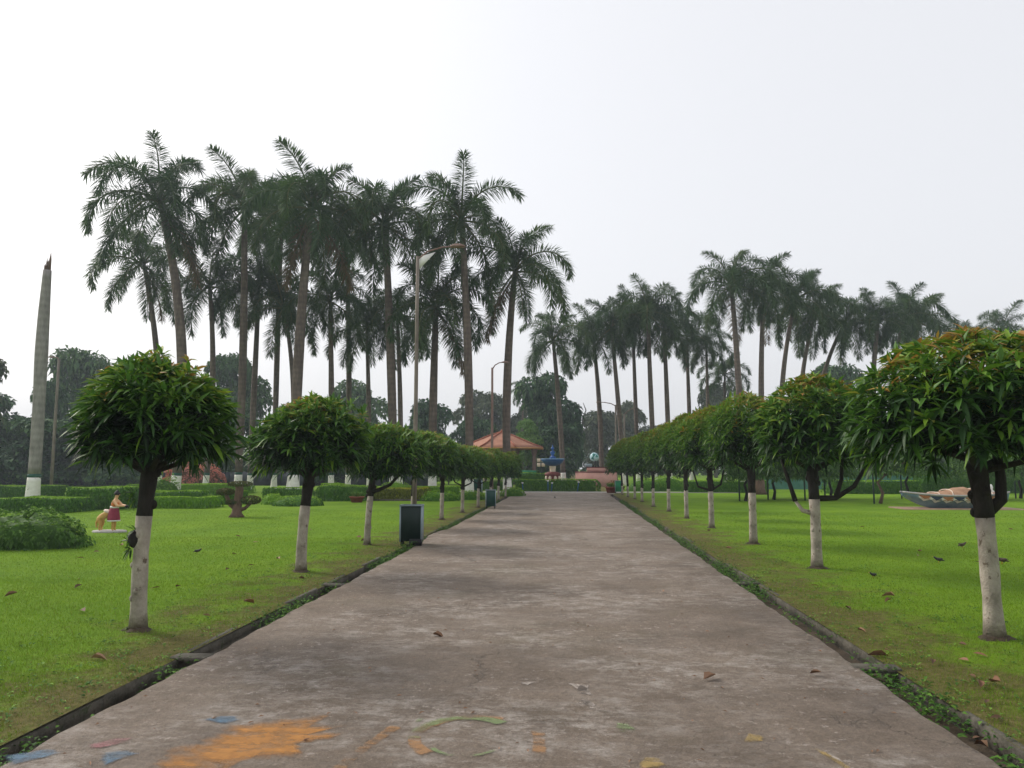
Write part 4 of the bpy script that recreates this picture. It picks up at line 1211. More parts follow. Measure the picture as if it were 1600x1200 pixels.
def dome(lab, x, y, rx, ry, h, mat, lsize=0.08, dens=420, top=0.6, seed=0, group="rounded shrubs on the lawns", cat="shrub", name="shrub", lumpy=0.08):
    rr = random.Random(seed + 1300)
    root = thing(name, lab, cat, (x, y, 0), 0, group)
    def shp(az, s):
        c = math.sqrt(max(0, 1 - s * s)) ** 0.7
        k = 1 + lumpy * float(cheap_noise(math.cos(az) * c * 3 + x, math.sin(az) * c * 3 + y, s * 3, 1.5, seed))
        return (rx * c * k * math.cos(az), ry * c * k * math.sin(az), h * s * k)
    m = MB(); V, F = [], []
    for i in range(7):
        for j in range(18):
            p = shp(j / 18 * 6.283, i / 6 * 0.999); V.append((p[0] * .86, p[1] * .86, p[2] * .88))
    for i in range(6):
        for j in range(18):
            q = (i * 18 + j, i * 18 + (j + 1) % 18, (i + 1) * 18 + (j + 1) % 18, (i + 1) * 18 + j)
            F += [(q[0], q[1], q[2]), (q[0], q[2], q[3])]
    m.add(V, F, 0.25); m.build("core", mat, root, smooth=True)
    def surf(rr):
        az, s = rr.uniform(0, 6.283), rr.random() ** 0.9
        return shp(az, s), (math.cos(az) * (1 - s), math.sin(az) * (1 - s), s + 0.1)
    area = 3.2 * (rx + ry) / 2 * (h + (rx + ry) / 4)
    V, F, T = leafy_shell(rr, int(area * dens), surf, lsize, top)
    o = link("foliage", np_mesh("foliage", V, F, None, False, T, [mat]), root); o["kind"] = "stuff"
    return root

H, HL = MT['hedge'], MT['hedge_light']
hedge("low square hedge in front of the dead palm trunk", "hedge", -18.4, -16.0, 23.7, 25.4, 0.46, H, seed=1)
hedge("tall dark boxy hedge left of the painted statue", "hedge", -17.3, -15.5, 25.6, 27.6, 0.74, H, seed=2)
hedge("dark clipped hedge directly behind the painted statue", "hedge", -15.45, -13.3, 27.0, 28.2, 0.58, H, seed=3)
hedge("low hedge at the far left edge behind the dead palm", "hedge", -28.0, -24.4, 35.0, 36.4, 0.55, H, seed=4)
hedge("bright green low hedge beneath the leaning palm's white base", "hedge", -14.8, -12.75, 26.5, 28.0, 0.40, HL, seed=5)
hedge("long light green hedge around the palm bases on the left", "hedge", -24.0, -17.6, 40.6, 42.6, 0.5, HL, seed=6)
hedge("dark green hedge just left of the sculpted bonsai tree", "hedge", -13.9, -12.9, 29.4, 30.6, 0.52, H, seed=7)
hedge("hedge running right behind the sculpted bonsai tree", "hedge", -12.7, -10.9, 31.5, 32.7, 0.58, H, seed=8)
hedge("wavy dark hedge ending at the grass-filled pot", "hedge", -10.8, -8.4, 32.6, 34.0, 0.66, H, seed=9, wob=0.12)
hedge("bright hedge in front of the short stout palm", "hedge", -9.5, -5.6, 40.4, 41.2, 0.42, HL, seed=10)
yh = hedge("yellow-topped hedge above a brown bed left of the lamp post", "hedge", -8.4, -6.15, 33.1, 34.6, 0.52, MT['hedge_yellow'], seed=11, top=0.5)
mb = MB(); mb.bbox(-1.15, 1.1, -0.80, 0.80, -0.05, 0.07, 0.02); mb.build("bed_kerb", MT['concrete'], yh)
hedge("long curved hedge across the end of the path before the fountain", "hedge", -3.35, 1.86, 45.5, 46.6, 0.70, H, seed=12, top=0.55, dens=520)
hedge("short hedge left of the path's end behind the last left tree", "hedge", -5.7, -3.5, 47.6, 49.0, 0.55, H, seed=13, top=0.5)
hedge("square hedge behind the fountain on its left", "hedge", -3.6, -1.4, 55.5, 57.0, 1.0, H, seed=14, top=0.5)
hedge("dark hedge behind the fourth and fifth right trees", "hedge", 6.6, 11.2, 44.3, 45.6, 0.66, H, seed=15)
hedge("dark hedge behind the second right tree's curved limb", "hedge", 14.2, 19.0, 43.0, 44.4, 0.70, H, seed=16)
hedge("tall dark hedge behind the painted boat", "hedge", 19.3, 27.5, 44.5, 46.0, 0.95, H, seed=17)
dome("low domed shrub beside the second path tree on the left", -10.25, 28.9, 0.97, 0.75, 0.38, H, seed=1)
dome("domed shrub between the lamp post and the next path tree", -5.55, 33.3, 0.84, 0.7, 0.44, H, seed=2)
dome("domed shrub right of the far lamp, left of the far bin", -4.35, 34.6, 0.66, 0.6, 0.40, H, seed=3)
dome("domed shrub at the left corner of the path's far end", -2.75, 38.6, 0.62, 0.6, 0.44, H, seed=4)
dome("small rounded shrub behind the sculpted bonsai tree", -11.6, 29.8, 0.4, 0.4, 0.42, MT['hedge_light'], seed=5)
dome("coral red leafed bush under the left palms", -25.9, 52.0, 2.1, 1.2, 1.6, MT['croton'], lsize=0.20, dens=150, top=0.5, seed=6, cat="bush", lumpy=0.18, group="coloured bushes")
dome("rust and green bush right of the globe monument", 2.95, 48.6, 0.55, 0.5, 0.62, MT['rust'], lsize=0.1, dens=260, seed=7, cat="bush", group="coloured bushes")
dome("loose feathery green bush at the left edge of the lawn", -10.1, 13.9, 1.12, 0.75, 0.66, MT['weed'], lsize=0.075, dens=800, top=0.45, seed=8, cat="bush", group="loose bushes", lumpy=0.22)
dome("round light green bush at the left edge of the far lawn", -9.0, 40.0, 0.9, 0.8, 0.7, HL, lsize=0.07, dens=320, seed=9)
dome("low bush behind the small green bin on the right", 4.6, 46.8, 1.1, 0.8, 0.75, H, lsize=0.07, dens=320, seed=10)
dome("leafy green bush behind the tall boxy hedge", -16.0, 29.6, 0.75, 0.6, 1.05, MT['weed'], lsize=0.09, dens=300, seed=12, lumpy=0.2)
dome("bush below the far end of the right tree row", 6.0, 47.5, 1.2, 0.9, 0.9, MT['hedge'], lsize=0.08, dens=260, seed=13)

# ------------------------------------------------------------------ background trees
def far_crown(seed, mat, n=8000, lobes=12, flat=0.75, lf=0.038):
    """unit crown (radius 1, height 0..2) of leaf sprays gathered in lobes"""
    rr = np.random.default_rng(seed)
    C = []
    for k in range(lobes):
        a = rr.uniform(0, 6.283); z = rr.uniform(0.25, 1.75); r = rr.uniform(0.25, 0.72) * math.sqrt(max(0.1, 1 - ((z - 0.85) / 1.1) ** 2))
        C.append((r * math.cos(a), r * math.sin(a), z, rr.uniform(0.28, 0.46)))
    C.append((0, 0, 1.65, 0.4)); C.append((0, 0, 0.9, 0.6))
    C = np.array(C)
    w = C[:, 3] ** 2; w /= w.sum()
    i = rr.choice(len(C), n, p=w)
    d = nrm(rr.normal(size=(n, 3)))
    d[:, 2] = np.where(rr.random(n) < 0.7, np.abs(d[:, 2]), d[:, 2])
    rad_ = C[i, 3] * (0.72 + 0.34 * rr.random(n) ** 0.5)
    P = C[i, :3] + d * rad_[:, None] * np.array([1, 1, flat])
    dn = np.array([0, 0, -1.0])[None] - d * (-d[:, 2:3]) + rr.normal(0, 0.75, (n, 3))
    D = nrm(dn) + d * rr.uniform(-0.1, 0.6, (n, 1))
    L = lf * 2.4 * rr.uniform(0.6, 1.5, n)
    V, F, K = leaves(P, D, L, L * 0.65, 0.3, rr.uniform(-0.6, 0.6, n))
    t = np.clip(0.15 + 0.55 * rr.random(n) ** 1.5 + 0.35 * (rr.random(len(C))[i] - 0.3), 0, 1)
    return np_mesh("crown", V, F, None, False, np.repeat(t, K), [MT[mat]])

FC = {m: [far_crown(600 + 10 * k + j, m) for j in range(3)] for k, m in enumerate(('far_dark', 'far_mid', 'far_grey', 'far_pale'))}
FT = MB(); FT.tube([(0, 0, 0), (0.02, 0, 0.4), (-0.02, 0.02, 0.8), (0.05, 0, 1.0)], [0.07, 0.055, 0.05, 0.03], 9)
FT = FT.mesh("trunk", MT['bark_grey'], True)
FB = []
for k in range(3):
    b = MB(); a = k * 2.1
    b.tube([(0, 0, 0.55), (0.16 * math.cos(a), 0.16 * math.sin(a), 0.85), (0.4 * math.cos(a), 0.4 * math.sin(a), 1.25)], [0.035, 0.028, 0.012], 6)
    FB.append(b.mesh("limb", MT['bark_grey'], True))
def far_tree(lab, x, y, r, ztop, zlow, kind, var=0, rz=0.0, ry=None):
    root = thing("background_tree", lab, "tree", (x, y, 0), 0, "trees behind the park")
    c = link("crown", FC[kind][var % 3], root, (0, 0, zlow)); c.scale = (r, ry or r, (ztop - zlow) / 2.0); c.rotation_euler = (0, 0, rz)
    tr = link("trunk", FT, root); k = zlow + (ztop - zlow) * 0.45; tr.scale = (k * 0.55, k * 0.55, k)
    for f in FB:
        b = link("limb", f, root, (0, 0, 0)); b.scale = (r * 1.1, r * 1.1, k * 0.95); b.rotation_euler = (0, 0, rz)
    return root

BG = [  # label, x, y, r, top, low, kind
    ("dark dome-shaped tree right behind the dead palm trunk", -47.2, 70, 4.2, 12.9, 0.2, 'far_dark'),
    ("brownish tree reaching in from the left edge", -35.3, 42, 2.9, 9.4, 3.0, 'far_grey'),
    ("dark tree low behind the left edge of the dead trunk", -49.5, 62, 4.6, 8.0, 0.3, 'far_dark'),
    ("small conical dark tree left of the dead palm trunk", -42.3, 60, 1.9, 8.6, 0.3, 'far_dark'),
    ("open crowned tree behind the tall straight palm on the left", -35.6, 80, 3.8, 13.4, 3.2, 'far_mid'),
    ("low dark tree between the nearest and second left path trees", -31.0, 84, 4.0, 8.6, 0.4, 'far_dark'),
    ("broad pale domed tree behind the mid left grove", -27.2, 95, 5.6, 12.5, 1.0, 'far_mid'),
    ("round dark tree behind the lamp post", -14.7, 80, 3.7, 8.3, 0.4, 'far_dark'),
    ("dark rounded tree right of the short stout palm", -10.4, 84, 3.1, 6.9, 0.3, 'far_dark'),
    ("greyish feathery tree behind the pavilion's left end", -10.8, 105, 4.9, 11.7, 0.6, 'far_grey'),
    ("hazy tree behind the pavilion roof's right half", -5.2, 104, 3.4, 10.2, 0.6, 'far_grey'),
    ("big dark tree behind the fountain with a bare branch", -1.9, 82, 4.3, 11.6, 0.3, 'far_dark'),
    ("light green layered tree right of the pavilion roof", -3.9, 73, 2.0, 6.0, 1.6, 'far_pale'),
    ("dark low tree in the shade behind the fountain", -1.2, 74, 3.4, 5.4, 0.2, 'far_dark'),
    ("grey-green hazy tree above the globe monument", 5.2, 108, 4.6, 9.3, 0.3, 'far_grey'),
    ("hazy tree behind the two far street lamps", 9.0, 112, 3.2, 10.6, 0.4, 'far_grey'),
    ("low hazy tree above the middle of the right row", 14.5, 120, 4.6, 7.9, 0.3, 'far_grey'),
    ("grey open tree behind the slim right palms", 18.8, 100, 3.2, 12.2, 2.0, 'far_grey'),
    ("dark green tree beneath the right grove's crowns", 24.5, 98, 4.6, 9.0, 0.3, 'far_mid'),
    ("green tree below the dense right palms", 32.4, 95, 4.6, 13.6, 1.0, 'far_mid'),
    ("tree between the first and second right path trees", 40.5, 92, 4.6, 11.4, 0.5, 'far_mid'),
    ("dark tree at the right edge behind the nearest right tree", 50.5, 90, 5.2, 13.9, 0.5, 'far_mid'),
    ("low leafy tree at the far right behind the boat", 37.0, 66, 4.0, 5.6, 0.2, 'far_mid'),
    ("leafy tree behind the boat's bow", 27.4, 62, 3.6, 4.9, 0.2, 'far_mid'),
    ("leafy tree behind the twisted brown trunk", 21.2, 64, 3.6, 4.6, 0.2, 'far_mid'),
    ("low tree behind the third right path tree", 15.0, 66, 3.4, 4.4, 0.2, 'far_mid'),
    ("low tree behind the receding end of the right row", 9.6, 74, 3.4, 4.6, 0.2, 'far_mid'),
    ("shaded tree under the leftmost palms", -38.5, 64, 4.4, 5.8, 0.2, 'far_dark'),
    ("shaded tree right of the coral bush", -29.5, 64, 4.4, 6.0, 0.2, 'far_dark'),
    ("shaded tree behind the thickest palm's base", -21.5, 66, 4.2, 4.6, 0.2, 'far_dark'),
    ("shaded low tree behind the yellow hedge", -14.4, 64, 3.6, 3.8, 0.2, 'far_dark'),
    ("pale green low tree right of the lamp post base", -9.6, 62, 2.2, 2.9, 0.2, 'far_pale'),
    ("dark bushy tree at the far left edge in deep shade", -51.0, 56, 4.2, 5.4, 0.0, 'far_dark'),
    ("dark bushy tree just right of the thin pale pole", -40.0, 56, 4.0, 5.2, 0.0, 'far_dark'),
    ("dark bushy tree behind the painted statue", -34.0, 56.5, 3.8, 5.0, 0.0, 'far_dark'),
    ("dark bushy tree behind the slimmest leaning palm", -45.5, 56, 3.8, 6.2, 0.0, 'far_dark'),
    ("dark low bushy tree between the wall and the wavy hedge", -17.5, 60, 3.4, 3.4, 0.0, 'far_dark'),
]
for i, (l, x, y, r, zt, zl, k) in enumerate(BG):
    far_tree(l, x, y, r, zt, zl, k, i, rz=i * 1.3)
# bare branch of the big tree
m = MB(); m.tube([(2.2, 0, 3.8), (2.8, 0, 5.0), (3.5, 0, 5.6), (3.55, 0, 6.6), (3.9, 0, 7.4), (3.6, 0, 8.2)], [0.16, 0.12, 0.1, 0.09, 0.06, 0.03], 6)
m.tube([(2.8, 0, 5.0), (3.8, 0, 5.3), (4.0, 0, 5.9)], [0.07, 0.05, 0.02], 5)
big = [o for o in bpy.data.objects if o.get("label") == "big dark tree behind the fountain with a bare branch"][0]
m.build("bare_branch", MT['bark_grey'], big)
# coconut palm peeping over the hazy trees
palm("small far coconut-like palm poking above the hazy trees", "far palms", -5.6, 96, -5.6, 5, -5.5, 11.0, .14, 77, fs=0.5, nf=15, band=False)

# continuous far belt of foliage and shaded undergrowth
def belt():
    P, D, L, T = [], [], [], []
    rr = np.random.default_rng(5)
    n = 26000
    x = rr.uniform(-110, 110, n)
    top = 3.6 + 1.6 * cheap_noise(x, 0, 0, 0.16, 1.0) + 0.8 * cheap_noise(x, 0, 0, 0.6, 3.0)
    z = np.abs(top) * rr.random(n) ** 0.8
    y = 126 + rr.uniform(-2, 2, n) + 1.5 * cheap_noise(x, z, 0, 0.5)
    P = np.stack([x, y, z], 1); D = rr.normal(size=(n, 3)) + np.array([0, -0.8, 0.2])
    Lf = rr.uniform(0.5, 1.0, n)
    V, F, K = leaves(P, D, Lf, Lf * 0.6, 0.3, rr.uniform(-1, 1, n))
    tag(link("far_wood", np_mesh("far_wood", V, F, None, False, np.repeat(rr.uniform(0.1, 0.7, n), K), [MT['far_mid']])), "distant belt of trees closing the park", kind="stuff")
belt()

# ------------------------------------------------------------------ small trained trees with posts, right
def small_tree(lab, x, y, h, r, seed, post=True, mat='small_leaf', bark='bark', bend=0.15):
    rr = random.Random(seed)
    root = thing("small_tree", lab, "tree", (x, y, 0), 0, "small spreading trees behind the right lawn")
    m = MB(); zf = h * 0.5
    m.tube([(0, 0, 0), (bend * 0.4, 0, zf * 0.35), (-bend * 0.2, 0, zf * 0.7), (bend, 0, zf)], [0.08, 0.06, 0.055, 0.045], 8)
    m.build("trunk", MT[bark], root, smooth=True)
    for k in range(5):
        a = rr.uniform(0, 6.28)
        m = MB(); m.tube([(bend, 0, zf * 0.95), (bend + r * .4 * math.cos(a), r * .4 * math.sin(a), zf * 1.2), (bend + r * .85 * math.cos(a), r * .85 * math.sin(a), zf * rr.uniform(1.25, 1.6))], [0.04, 0.028, 0.01], 6)
        m.build("branch", MT[bark], root, smooth=True)
    rg = np.random.default_rng(seed)
    n = 3000
    a = rg.uniform(0, 6.28, n); q = np.sqrt(rg.random(n)) * r * (1 + 0.25 * np.sin(a * 3 + seed))
    lay = rg.choice([0.62, 0.78, 0.95], n)
    z = h * lay - 0.18 * (q / r) ** 2 + rg.normal(0, 0.07, n)
    P = np.stack([bend + q * np.cos(a) * (1.2 - 0.5 * lay), q * np.sin(a), z], 1)
    D = rg.normal(size=(n, 3)) + np.array([0, 0, -0.3])
    L = rg.uniform(0.10, 0.22, n)
    V, F, K = leaves(P, D, L, L * 0.5, 0.4, rg.uniform(-1, 1, n))
    o = link("crown", np_mesh("crown", V, F, None, False, np.repeat(rg.uniform(0.15, 0.85, n), K), [MT[mat]]), root); o["kind"] = "stuff"
    if post:
        m = MB(); m.tube([(-0.28, -0.12, 0), (-0.28, -0.12, h * 0.62)], [0.035, 0.035], 8)
        m.build("support_post", MT['post_dark'], root)
    return root
for i, q in enumerate((("small tree with a dark post left of the second right tree's trunk", 7.6, 33.9, 2.0, 1.2), ("small spreading tree just left of the second right tree", 9.2, 35.5, 2.1, 1.4), ("small tree framed by the second right tree's curved limb", 10.6, 34.8, 2.0, 1.3),
                       ("small tree right of the second right tree's limb", 12.0, 36.5, 2.1, 1.4), ("small tree behind the boat's bow", 15.6, 37.0, 2.2, 1.6), ("small tree behind the middle of the boat", 18.2, 36.0, 2.1, 1.5), ("small tree right of the nearest right trunk", 20.9, 37.5, 2.2, 1.6), ("small tree at the right edge of the far lawn", 23.4, 36.5, 2.2, 1.6))):
    small_tree(*q, seed=820 + i)
small_tree("small tree with a twisted reddish brown trunk left of the boat", 12.45, 32.0, 2.4, 1.2, 850, True, 'small_leaf', 'bark_brown', 0.3)
t = thing("tree_stump", "thick short brown tree trunk behind the third right tree", "tree trunk", (10.1, 42.0, 0))
m = MB(); m.tube([(0, 0, 0), (0, 0, .3), (.03, 0, 1.0), (0, 0, 1.5)], [.48, .34, .30, .26], 12); m.build("trunk", MT['bark_brown'], t, smooth=True)
m = MB(); m.tube([(0, 0, 1.4), (.3, 0, 1.8), (.7, 0, 2.6)], [.16, .12, .04], 7); m.build("limb", MT['bark_brown'], t, smooth=True)
m = MB(); m.tube([(0, 0, 1.4), (-.3, .1, 1.9), (-.6, 0, 2.6)], [.16, .11, .04], 7); m.build("limb", MT['bark_brown'], t, smooth=True)

# teal shade-net fence behind the right lawn
t = thing("net_fence", "teal green net fence behind the right lawn's hedge", "fence", (0, 0, 0))
for k in range(9):
    x = 11.5 + k * 3.2
    m = MB(); m.tube([(x, 47.6, 0), (x, 47.6, 1.6)], [0.04, 0.04], 8); m.build("post", MT['post_dark'], t)
    if k < 8:
        m = MB(); V, F = [], []
        for i in range(9):
            for j in range(3):
                V.append((x + 0.05 + 3.1 * i / 8, 47.6 + 0.05 * math.sin(i * 1.9 + k), 0.1 + 0.55 * j + (0.05 * math.sin(i * 1.2 + k) if j == 2 else 0)))
        for i in range(8):
            for j in range(2):
                q = i * 3 + j; F += [(q, q + 3, q + 4), (q, q + 4, q + 1)]
        m.add(V, F); m.add(np.array(V) + (0, 0.006, 0), [(a, c, b) for a, b, c in F])
        m.build("net_panel", MT['teal_net'], t)
# grey boundary wall behind the left palms
t = thing("boundary_wall", "low bluish grey wall behind the left palms", "wall", (0, 0, 0))
for k in range(9):
    m = MB(); m.box(-46 + k * 4, -46 + k * 4 + 3.97, 58.0, 58.2, 0, 1.0 + 0.02 * (k % 3)); m.build("wall_panel", MT['wall_grey'], t)

# ------------------------------------------------------------------ sculpted bonsai, statue, pots
t = thing("sculpted_tree", "small sculpted brown tree with flat clipped pads on the left lawn", "tree", (-9.74, 22.27, 0))
m = MB(); m.tube([(0, 0, 0), (.0, 0, .12), (.02, 0, .45), (.06, 0, .8), (.04, 0, .95)], [.24, .15, .12, .12, .11], 10); m.build("trunk", MT['bark_brown'], t, smooth=True)
for pts, rr_ in (([(.0, 0, .22), (-.2, 0, .36), (-.32, 0, .6), (-.36, 0, .72)], .075), ([(.04, 0, .2), (.25, 0, .26), (.4, 0, .4), (.42, 0, .5)], .06)):
    m = MB(); m.tube(pts, [rr_, rr_ * .9, rr_ * .8, rr_ * .6], 8); m.build("branch", MT['bark_brown'], t, smooth=True)
for (px, pz, rx_, hz) in ((-.36, .72, .25, .16), (.08, .95, .34, .12), (.42, .48, .28, .2), (-.12, .42, .2, .1)):
    rr = random.Random(int(px * 100) + 900); nn = 500
    def surf(rr):
        v = Vector((rr.gauss(0, 1), rr.gauss(0, 1), rr.gauss(0, 1))).normalized(); return (px + v.x * rx_, v.y * rx_, pz + v.z * hz * .6 + .03), tuple(v)
    V, F, T = leafy_shell(rr, nn, surf, .06, .2)
    o = link("foliage_pad", np_mesh("foliage_pad", V, F, None, False, T * .5, [MT['rust']]), t); o["kind"] = "stuff"

def skin_body(name, verts, edges, radii, mat, parent, sub=2):
    """one continuous surface grown over a joint skeleton"""
    me = bpy.data.meshes.new(name); me.from_pydata(verts, edges, [])
    o = link(name, me, parent)
    sk = o.modifiers.new("skin", 'SKIN'); sk.use_smooth_shade = True
    me.skin_vertices[0].data[0].use_root = True
    for v, r in zip(me.skin_vertices[0].data, radii):
        v.radius = (r, r) if np.isscalar(r) else r
    sb = o.modifiers.new("sub", 'SUBSURF'); sb.levels = sub; sb.render_levels = sub
    dg = bpy.context.evaluated_depsgraph_get()
    ev = bpy.data.meshes.new_from_object(o.evaluated_get(dg))
    o.modifiers.clear(); o.data = ev; ev.materials.clear(); ev.materials.append(mat)
    return o
# statue faces right (+x): man's upper body and skirt, animal hindquarters behind
t = thing("garden_statue", "painted statue of a bowing figure in maroon skirt with tan animal hindquarters", "statue", (-10.42, 17.05, 0.0))
t.scale = (0.93, 0.93, 0.93)
m = MB(); m.lathe([(0.36, -0.03), (0.37, 0.02), (0.35, 0.045)], 20, sx=1.15, sy=0.7); m.build("plinth", MT['concrete_pale'], t)
sbody = skin_body("body", [(0.10, 0, .55), (0.10, 0, .66), (.115, 0, .76), (.12, 0, .82), (.135, 0, .855), (.15, 0, .915), (.12, .085, .755), (.22, .10, .65), (.33, .04, .645), (.37, .02, .645), (.12, -.085, .755), (.22, -.10, .645), (.33, -.04, .64), (.37, -.02, .64)],
          [(0, 1), (1, 2), (2, 3), (3, 4), (4, 5), (2, 6), (6, 7), (7, 8), (8, 9), (2, 10), (10, 11), (11, 12), (12, 13)],
          [(.075, .085), (.07, .09), (.07, .095), .035, .045, .045, .04, .033, .024, .03, .04, .033, .024, .03], MT['skin_paint'], t)
m = MB(); m.lathe([(.062, 0), (.072, .02), (.07, .05), (.04, .075), (.035, .10), (.01, .115)], 12, (.142, 0, .905)); m.build("hair", MT['hair'], sbody, smooth=True)
m = MB(); m.ell((.205, 0, .905), (.014, .012, .014), 6, 4); m.build("nose", MT['skin_paint'], sbody, smooth=True)
m = MB(); m.lathe([(.088, .60), (.093, .68), (.088, .72)], 16, (.107, 0, 0), sx=.95, sy=1.12); m.build("orange_vest", MT['orange_cloth'], t, smooth=True)
m = MB(); m.lathe([(.145, .28), (.14, .33), (.125, .45), (.105, .56), (.09, .60)], 20, (.09, 0, 0), wob=lambda a, k: 1 + .05 * math.sin(a * 7) * (1 - k / 5)); m.build("skirt", MT['skirt'], t, smooth=True)
m = MB(); m.lathe([(.15, .265), (.152, .295)], 20, (.09, 0, 0)); m.build("skirt_hem", MT['white'], t)
m = MB(); m.lathe([(.10, .585), (.105, .61), (.098, .635)], 16, (.095, 0, 0)); m.build("sash", MT['white'], t)
skin_body("hindquarters", [(0.0, 0, .46), (-.12, 0, .43), (-.24, 0, .40), (-.25, .07, .3), (-.22, .07, .2), (-.26, .07, .12), (-.24, .07, .045), (-.25, -.07, .3), (-.2, -.07, .2), (-.24, -.07, .12), (-.2, -.07, .045), (-.31, 0, .36), (-.35, 0, .22), (-.34, 0, .1)],
          [(0, 1), (1, 2), (2, 3), (3, 4), (4, 5), (5, 6), (2, 7), (7, 8), (8, 9), (9, 10), (2, 11), (11, 12), (12, 13)],
          [.08, .095, .09, .06, .036, .024, .026, .06, .036, .024, .026, .026, .03, .014], MT['tan'], t)
for sy in (-1, 1):
    skin_body("leg", [(.09, .05 * sy, .33), (.10, .05 * sy, .18), (.09, .05 * sy, .07), (.13, .05 * sy, .05)], [(0, 1), (1, 2), (2, 3)], [.035, .03, .022, .02], MT['tan'], t, 1)
m = MB(); m.ell((.40, 0, .625), (.035, .05, .035), 10, 6); m.build("held_bowl", MT['hair'], t, smooth=True)
m = MB(); m.ell((-.08, 0, .50), (.10, .085, .045), 10, 6, Matrix.Rotation(rad(25), 3, 'Y')); m.build("saddle_cloth", MT['cream'], t, smooth=True)

def pot(lab, x, y, r, h, plant, seed):
    t = thing("flower_pot", lab, "flower pot", (x, y, 0), 0, "red-brown plant pots")
    m = MB(); m.lathe([(r * .72, 0), (r * .95, h * .85), (r * 1.05, h * .86), (r * 1.05, h), (r * .9, h), (r * .88, h * .9)], 18); m.build("pot", MT['terracotta'], t, smooth=False)
    rg = np.random.default_rng(seed); n = 170
    a = rg.uniform(0, 6.28, n); P = np.stack([np.cos(a) * r * .5 * rg.random(n), np.sin(a) * r * .5 * rg.random(n), np.full(n, h * .92)], 1)
    D = np.stack([np.cos(a) * .6, np.sin(a) * .6, rg.uniform(.6, 1.6, n)], 1); L = rg.uniform(.2, plant, n)
    V, F, K = leaves(P, D, L, .03, .35, rg.uniform(-.5, .5, n))
    o = link("plant", np_mesh("plant", V, F, None, False, np.repeat(rg.uniform(.3, 1, n), K), [MT['weed']]), t); o["kind"] = "stuff"
pot("red-brown pot with a grassy plant beside the wavy hedge", -8.72, 31.6, .30, .24, .48, 1)
pot("red-brown pot with a leafy plant at the right end of the path", 2.42, 43.5, .34, .34, .55, 2)

# ------------------------------------------------------------------ litter bins
def litter_bin(lab, x, y, w, d, h, mat, rz, seed):
    t = thing("litter_bin", lab, "litter bin", (x, y, 0), rz, "green litter bins beside the path")
    z0 = .09
    m = MB(); m.bbox(-w / 2, w / 2, -d / 2, d / 2, z0, h - .02, .012); m.build("body", mat, t)
    for sx in (-1, 1):
        for sy in (-1, 1):
            m = MB(); m.box(sx * w / 2 - .014, sx * w / 2 + .014, sy * d / 2 - .014, sy * d / 2 + .014, z0 - .01, h - .018); m.build("corner_post", MT['bin_grey'], t)
            m = MB(); m.box(sx * (w / 2 - .03) - .02, sx * (w / 2 - .03) + .02, sy * (d / 2 - .03) - .02, sy * (d / 2 - .03) + .02, 0, z0); m.build("foot", MT['black'], t)
    m = MB(); m.box(w / 2 + .001, w / 2 + .010, -d / 2 + .016, d / 2 - .016, z0 + .02, h - .03); m.build("side_panel", MT['bin_grey'], t)  # paler right face only: sky light put into its colour
    m = MB()
    for a, b, c, e in ((-w / 2 - .02, w / 2 + .02, -d / 2 - .02, -d / 2 + .025), (-w / 2 - .02, w / 2 + .02, d / 2 - .025, d / 2 + .02)):
        m.box(a, b, c, e, h - .018, h + .004)
    for a, b in ((-w / 2 - .02, -w / 2 + .025), (w / 2 - .025, w / 2 + .02)):
        m.box(a, b, -d / 2 + .026, d / 2 - .026, h - .018, h + .004)
    m.build("rim", MT['bin_grey'], t)
    return t
b1 = litter_bin("near dark green box bin with grey frame at the foot of the lamp post", -2.98, 14.7, .40, .36, .76, MT['bin_green'], rad(6), 1)
m = MB(); m.box(-.02, .21, -.24, -.17, .01, .13); m.build("pedal_box", MT['black'], b1)
litter_bin("far dark teal box bin beside the left row of trees", -2.72, 27.3, .34, .32, .66, MT['bin_mid'], rad(6), 2)
litter_bin("small green box bin at the far right end of the path", 2.78, 42.9, .36, .34, .7, MT['green_paint'], rad(-4), 3)
litter_bin("dark green bin among the palms behind the slim left tree", -5.0, 41.9, .7, .5, .8, MT['bin_mid'], 0, 4)

# ------------------------------------------------------------------ street lamps
def lamp(lab, x, y, h, r, arm, rise, s=1, mat='lamp_pole', armmat='rust_brown', gusset=True, rz=0):
    t = thing("street_lamp", lab, "street lamp", (x, y, 0), rz, "street lamps in the park")
    m = MB(); m.tube([(0, 0, 0), (0, 0, h * .35), (0, 0, h * .7), (0, 0, h)], [r * 1.15, r * 1.05, r * .95, r * .85], 10); m.build("pole", MT[mat], t, smooth=True)
    m = MB(); m.tube([(0, 0, h - .08), (s * arm * .3, 0, h + rise * .5), (s * arm * .75, 0, h + rise * .95), (s * arm, 0, h + rise)], [r * .5, r * .45, r * .4, r * .35], 8); m.build("arm", MT[armmat], t, smooth=True)
    hd = MB(); hd.lathe([(.02, 0), (.09, .01), (.085, .05), (.05, .085), (.015, .095)], 14, (s * (arm + .16), 0, h + rise - .03), sx=2.1, sy=.9); hd.build("lamp_head", MT[armmat], t, smooth=True)
    if gusset:
        m = MB(); V = [(s * r * .5, -.012, h - .02), (s * r * .5, -.012, h - .33), (s * .42, -.012, h + rise * .42)]
        V += [(a, .012, c) for a, b, c in V]
        m.add(V, [(0, 1, 2), (3, 5, 4), (0, 3, 4), (0, 4, 1), (1, 4, 5), (1, 5, 2), (2, 5, 3), (2, 3, 0)]); m.build("gusset", MT['white'], t)
    return t
lamp("tall concrete street lamp behind the near bin, arm reaching right", -3.49, 17.5, 6.42, .046, .78, .22)
lamp("rusty street lamp with a short curved arm left of the path", -3.58, 36.5, 6.2, .06, .45, .25, gusset=False, mat='rust_brown')
lamp("far street lamp with its arm reaching left above the right row", 3.82, 61, 6.3, .075, 1.2, .22, s=-1, gusset=False)
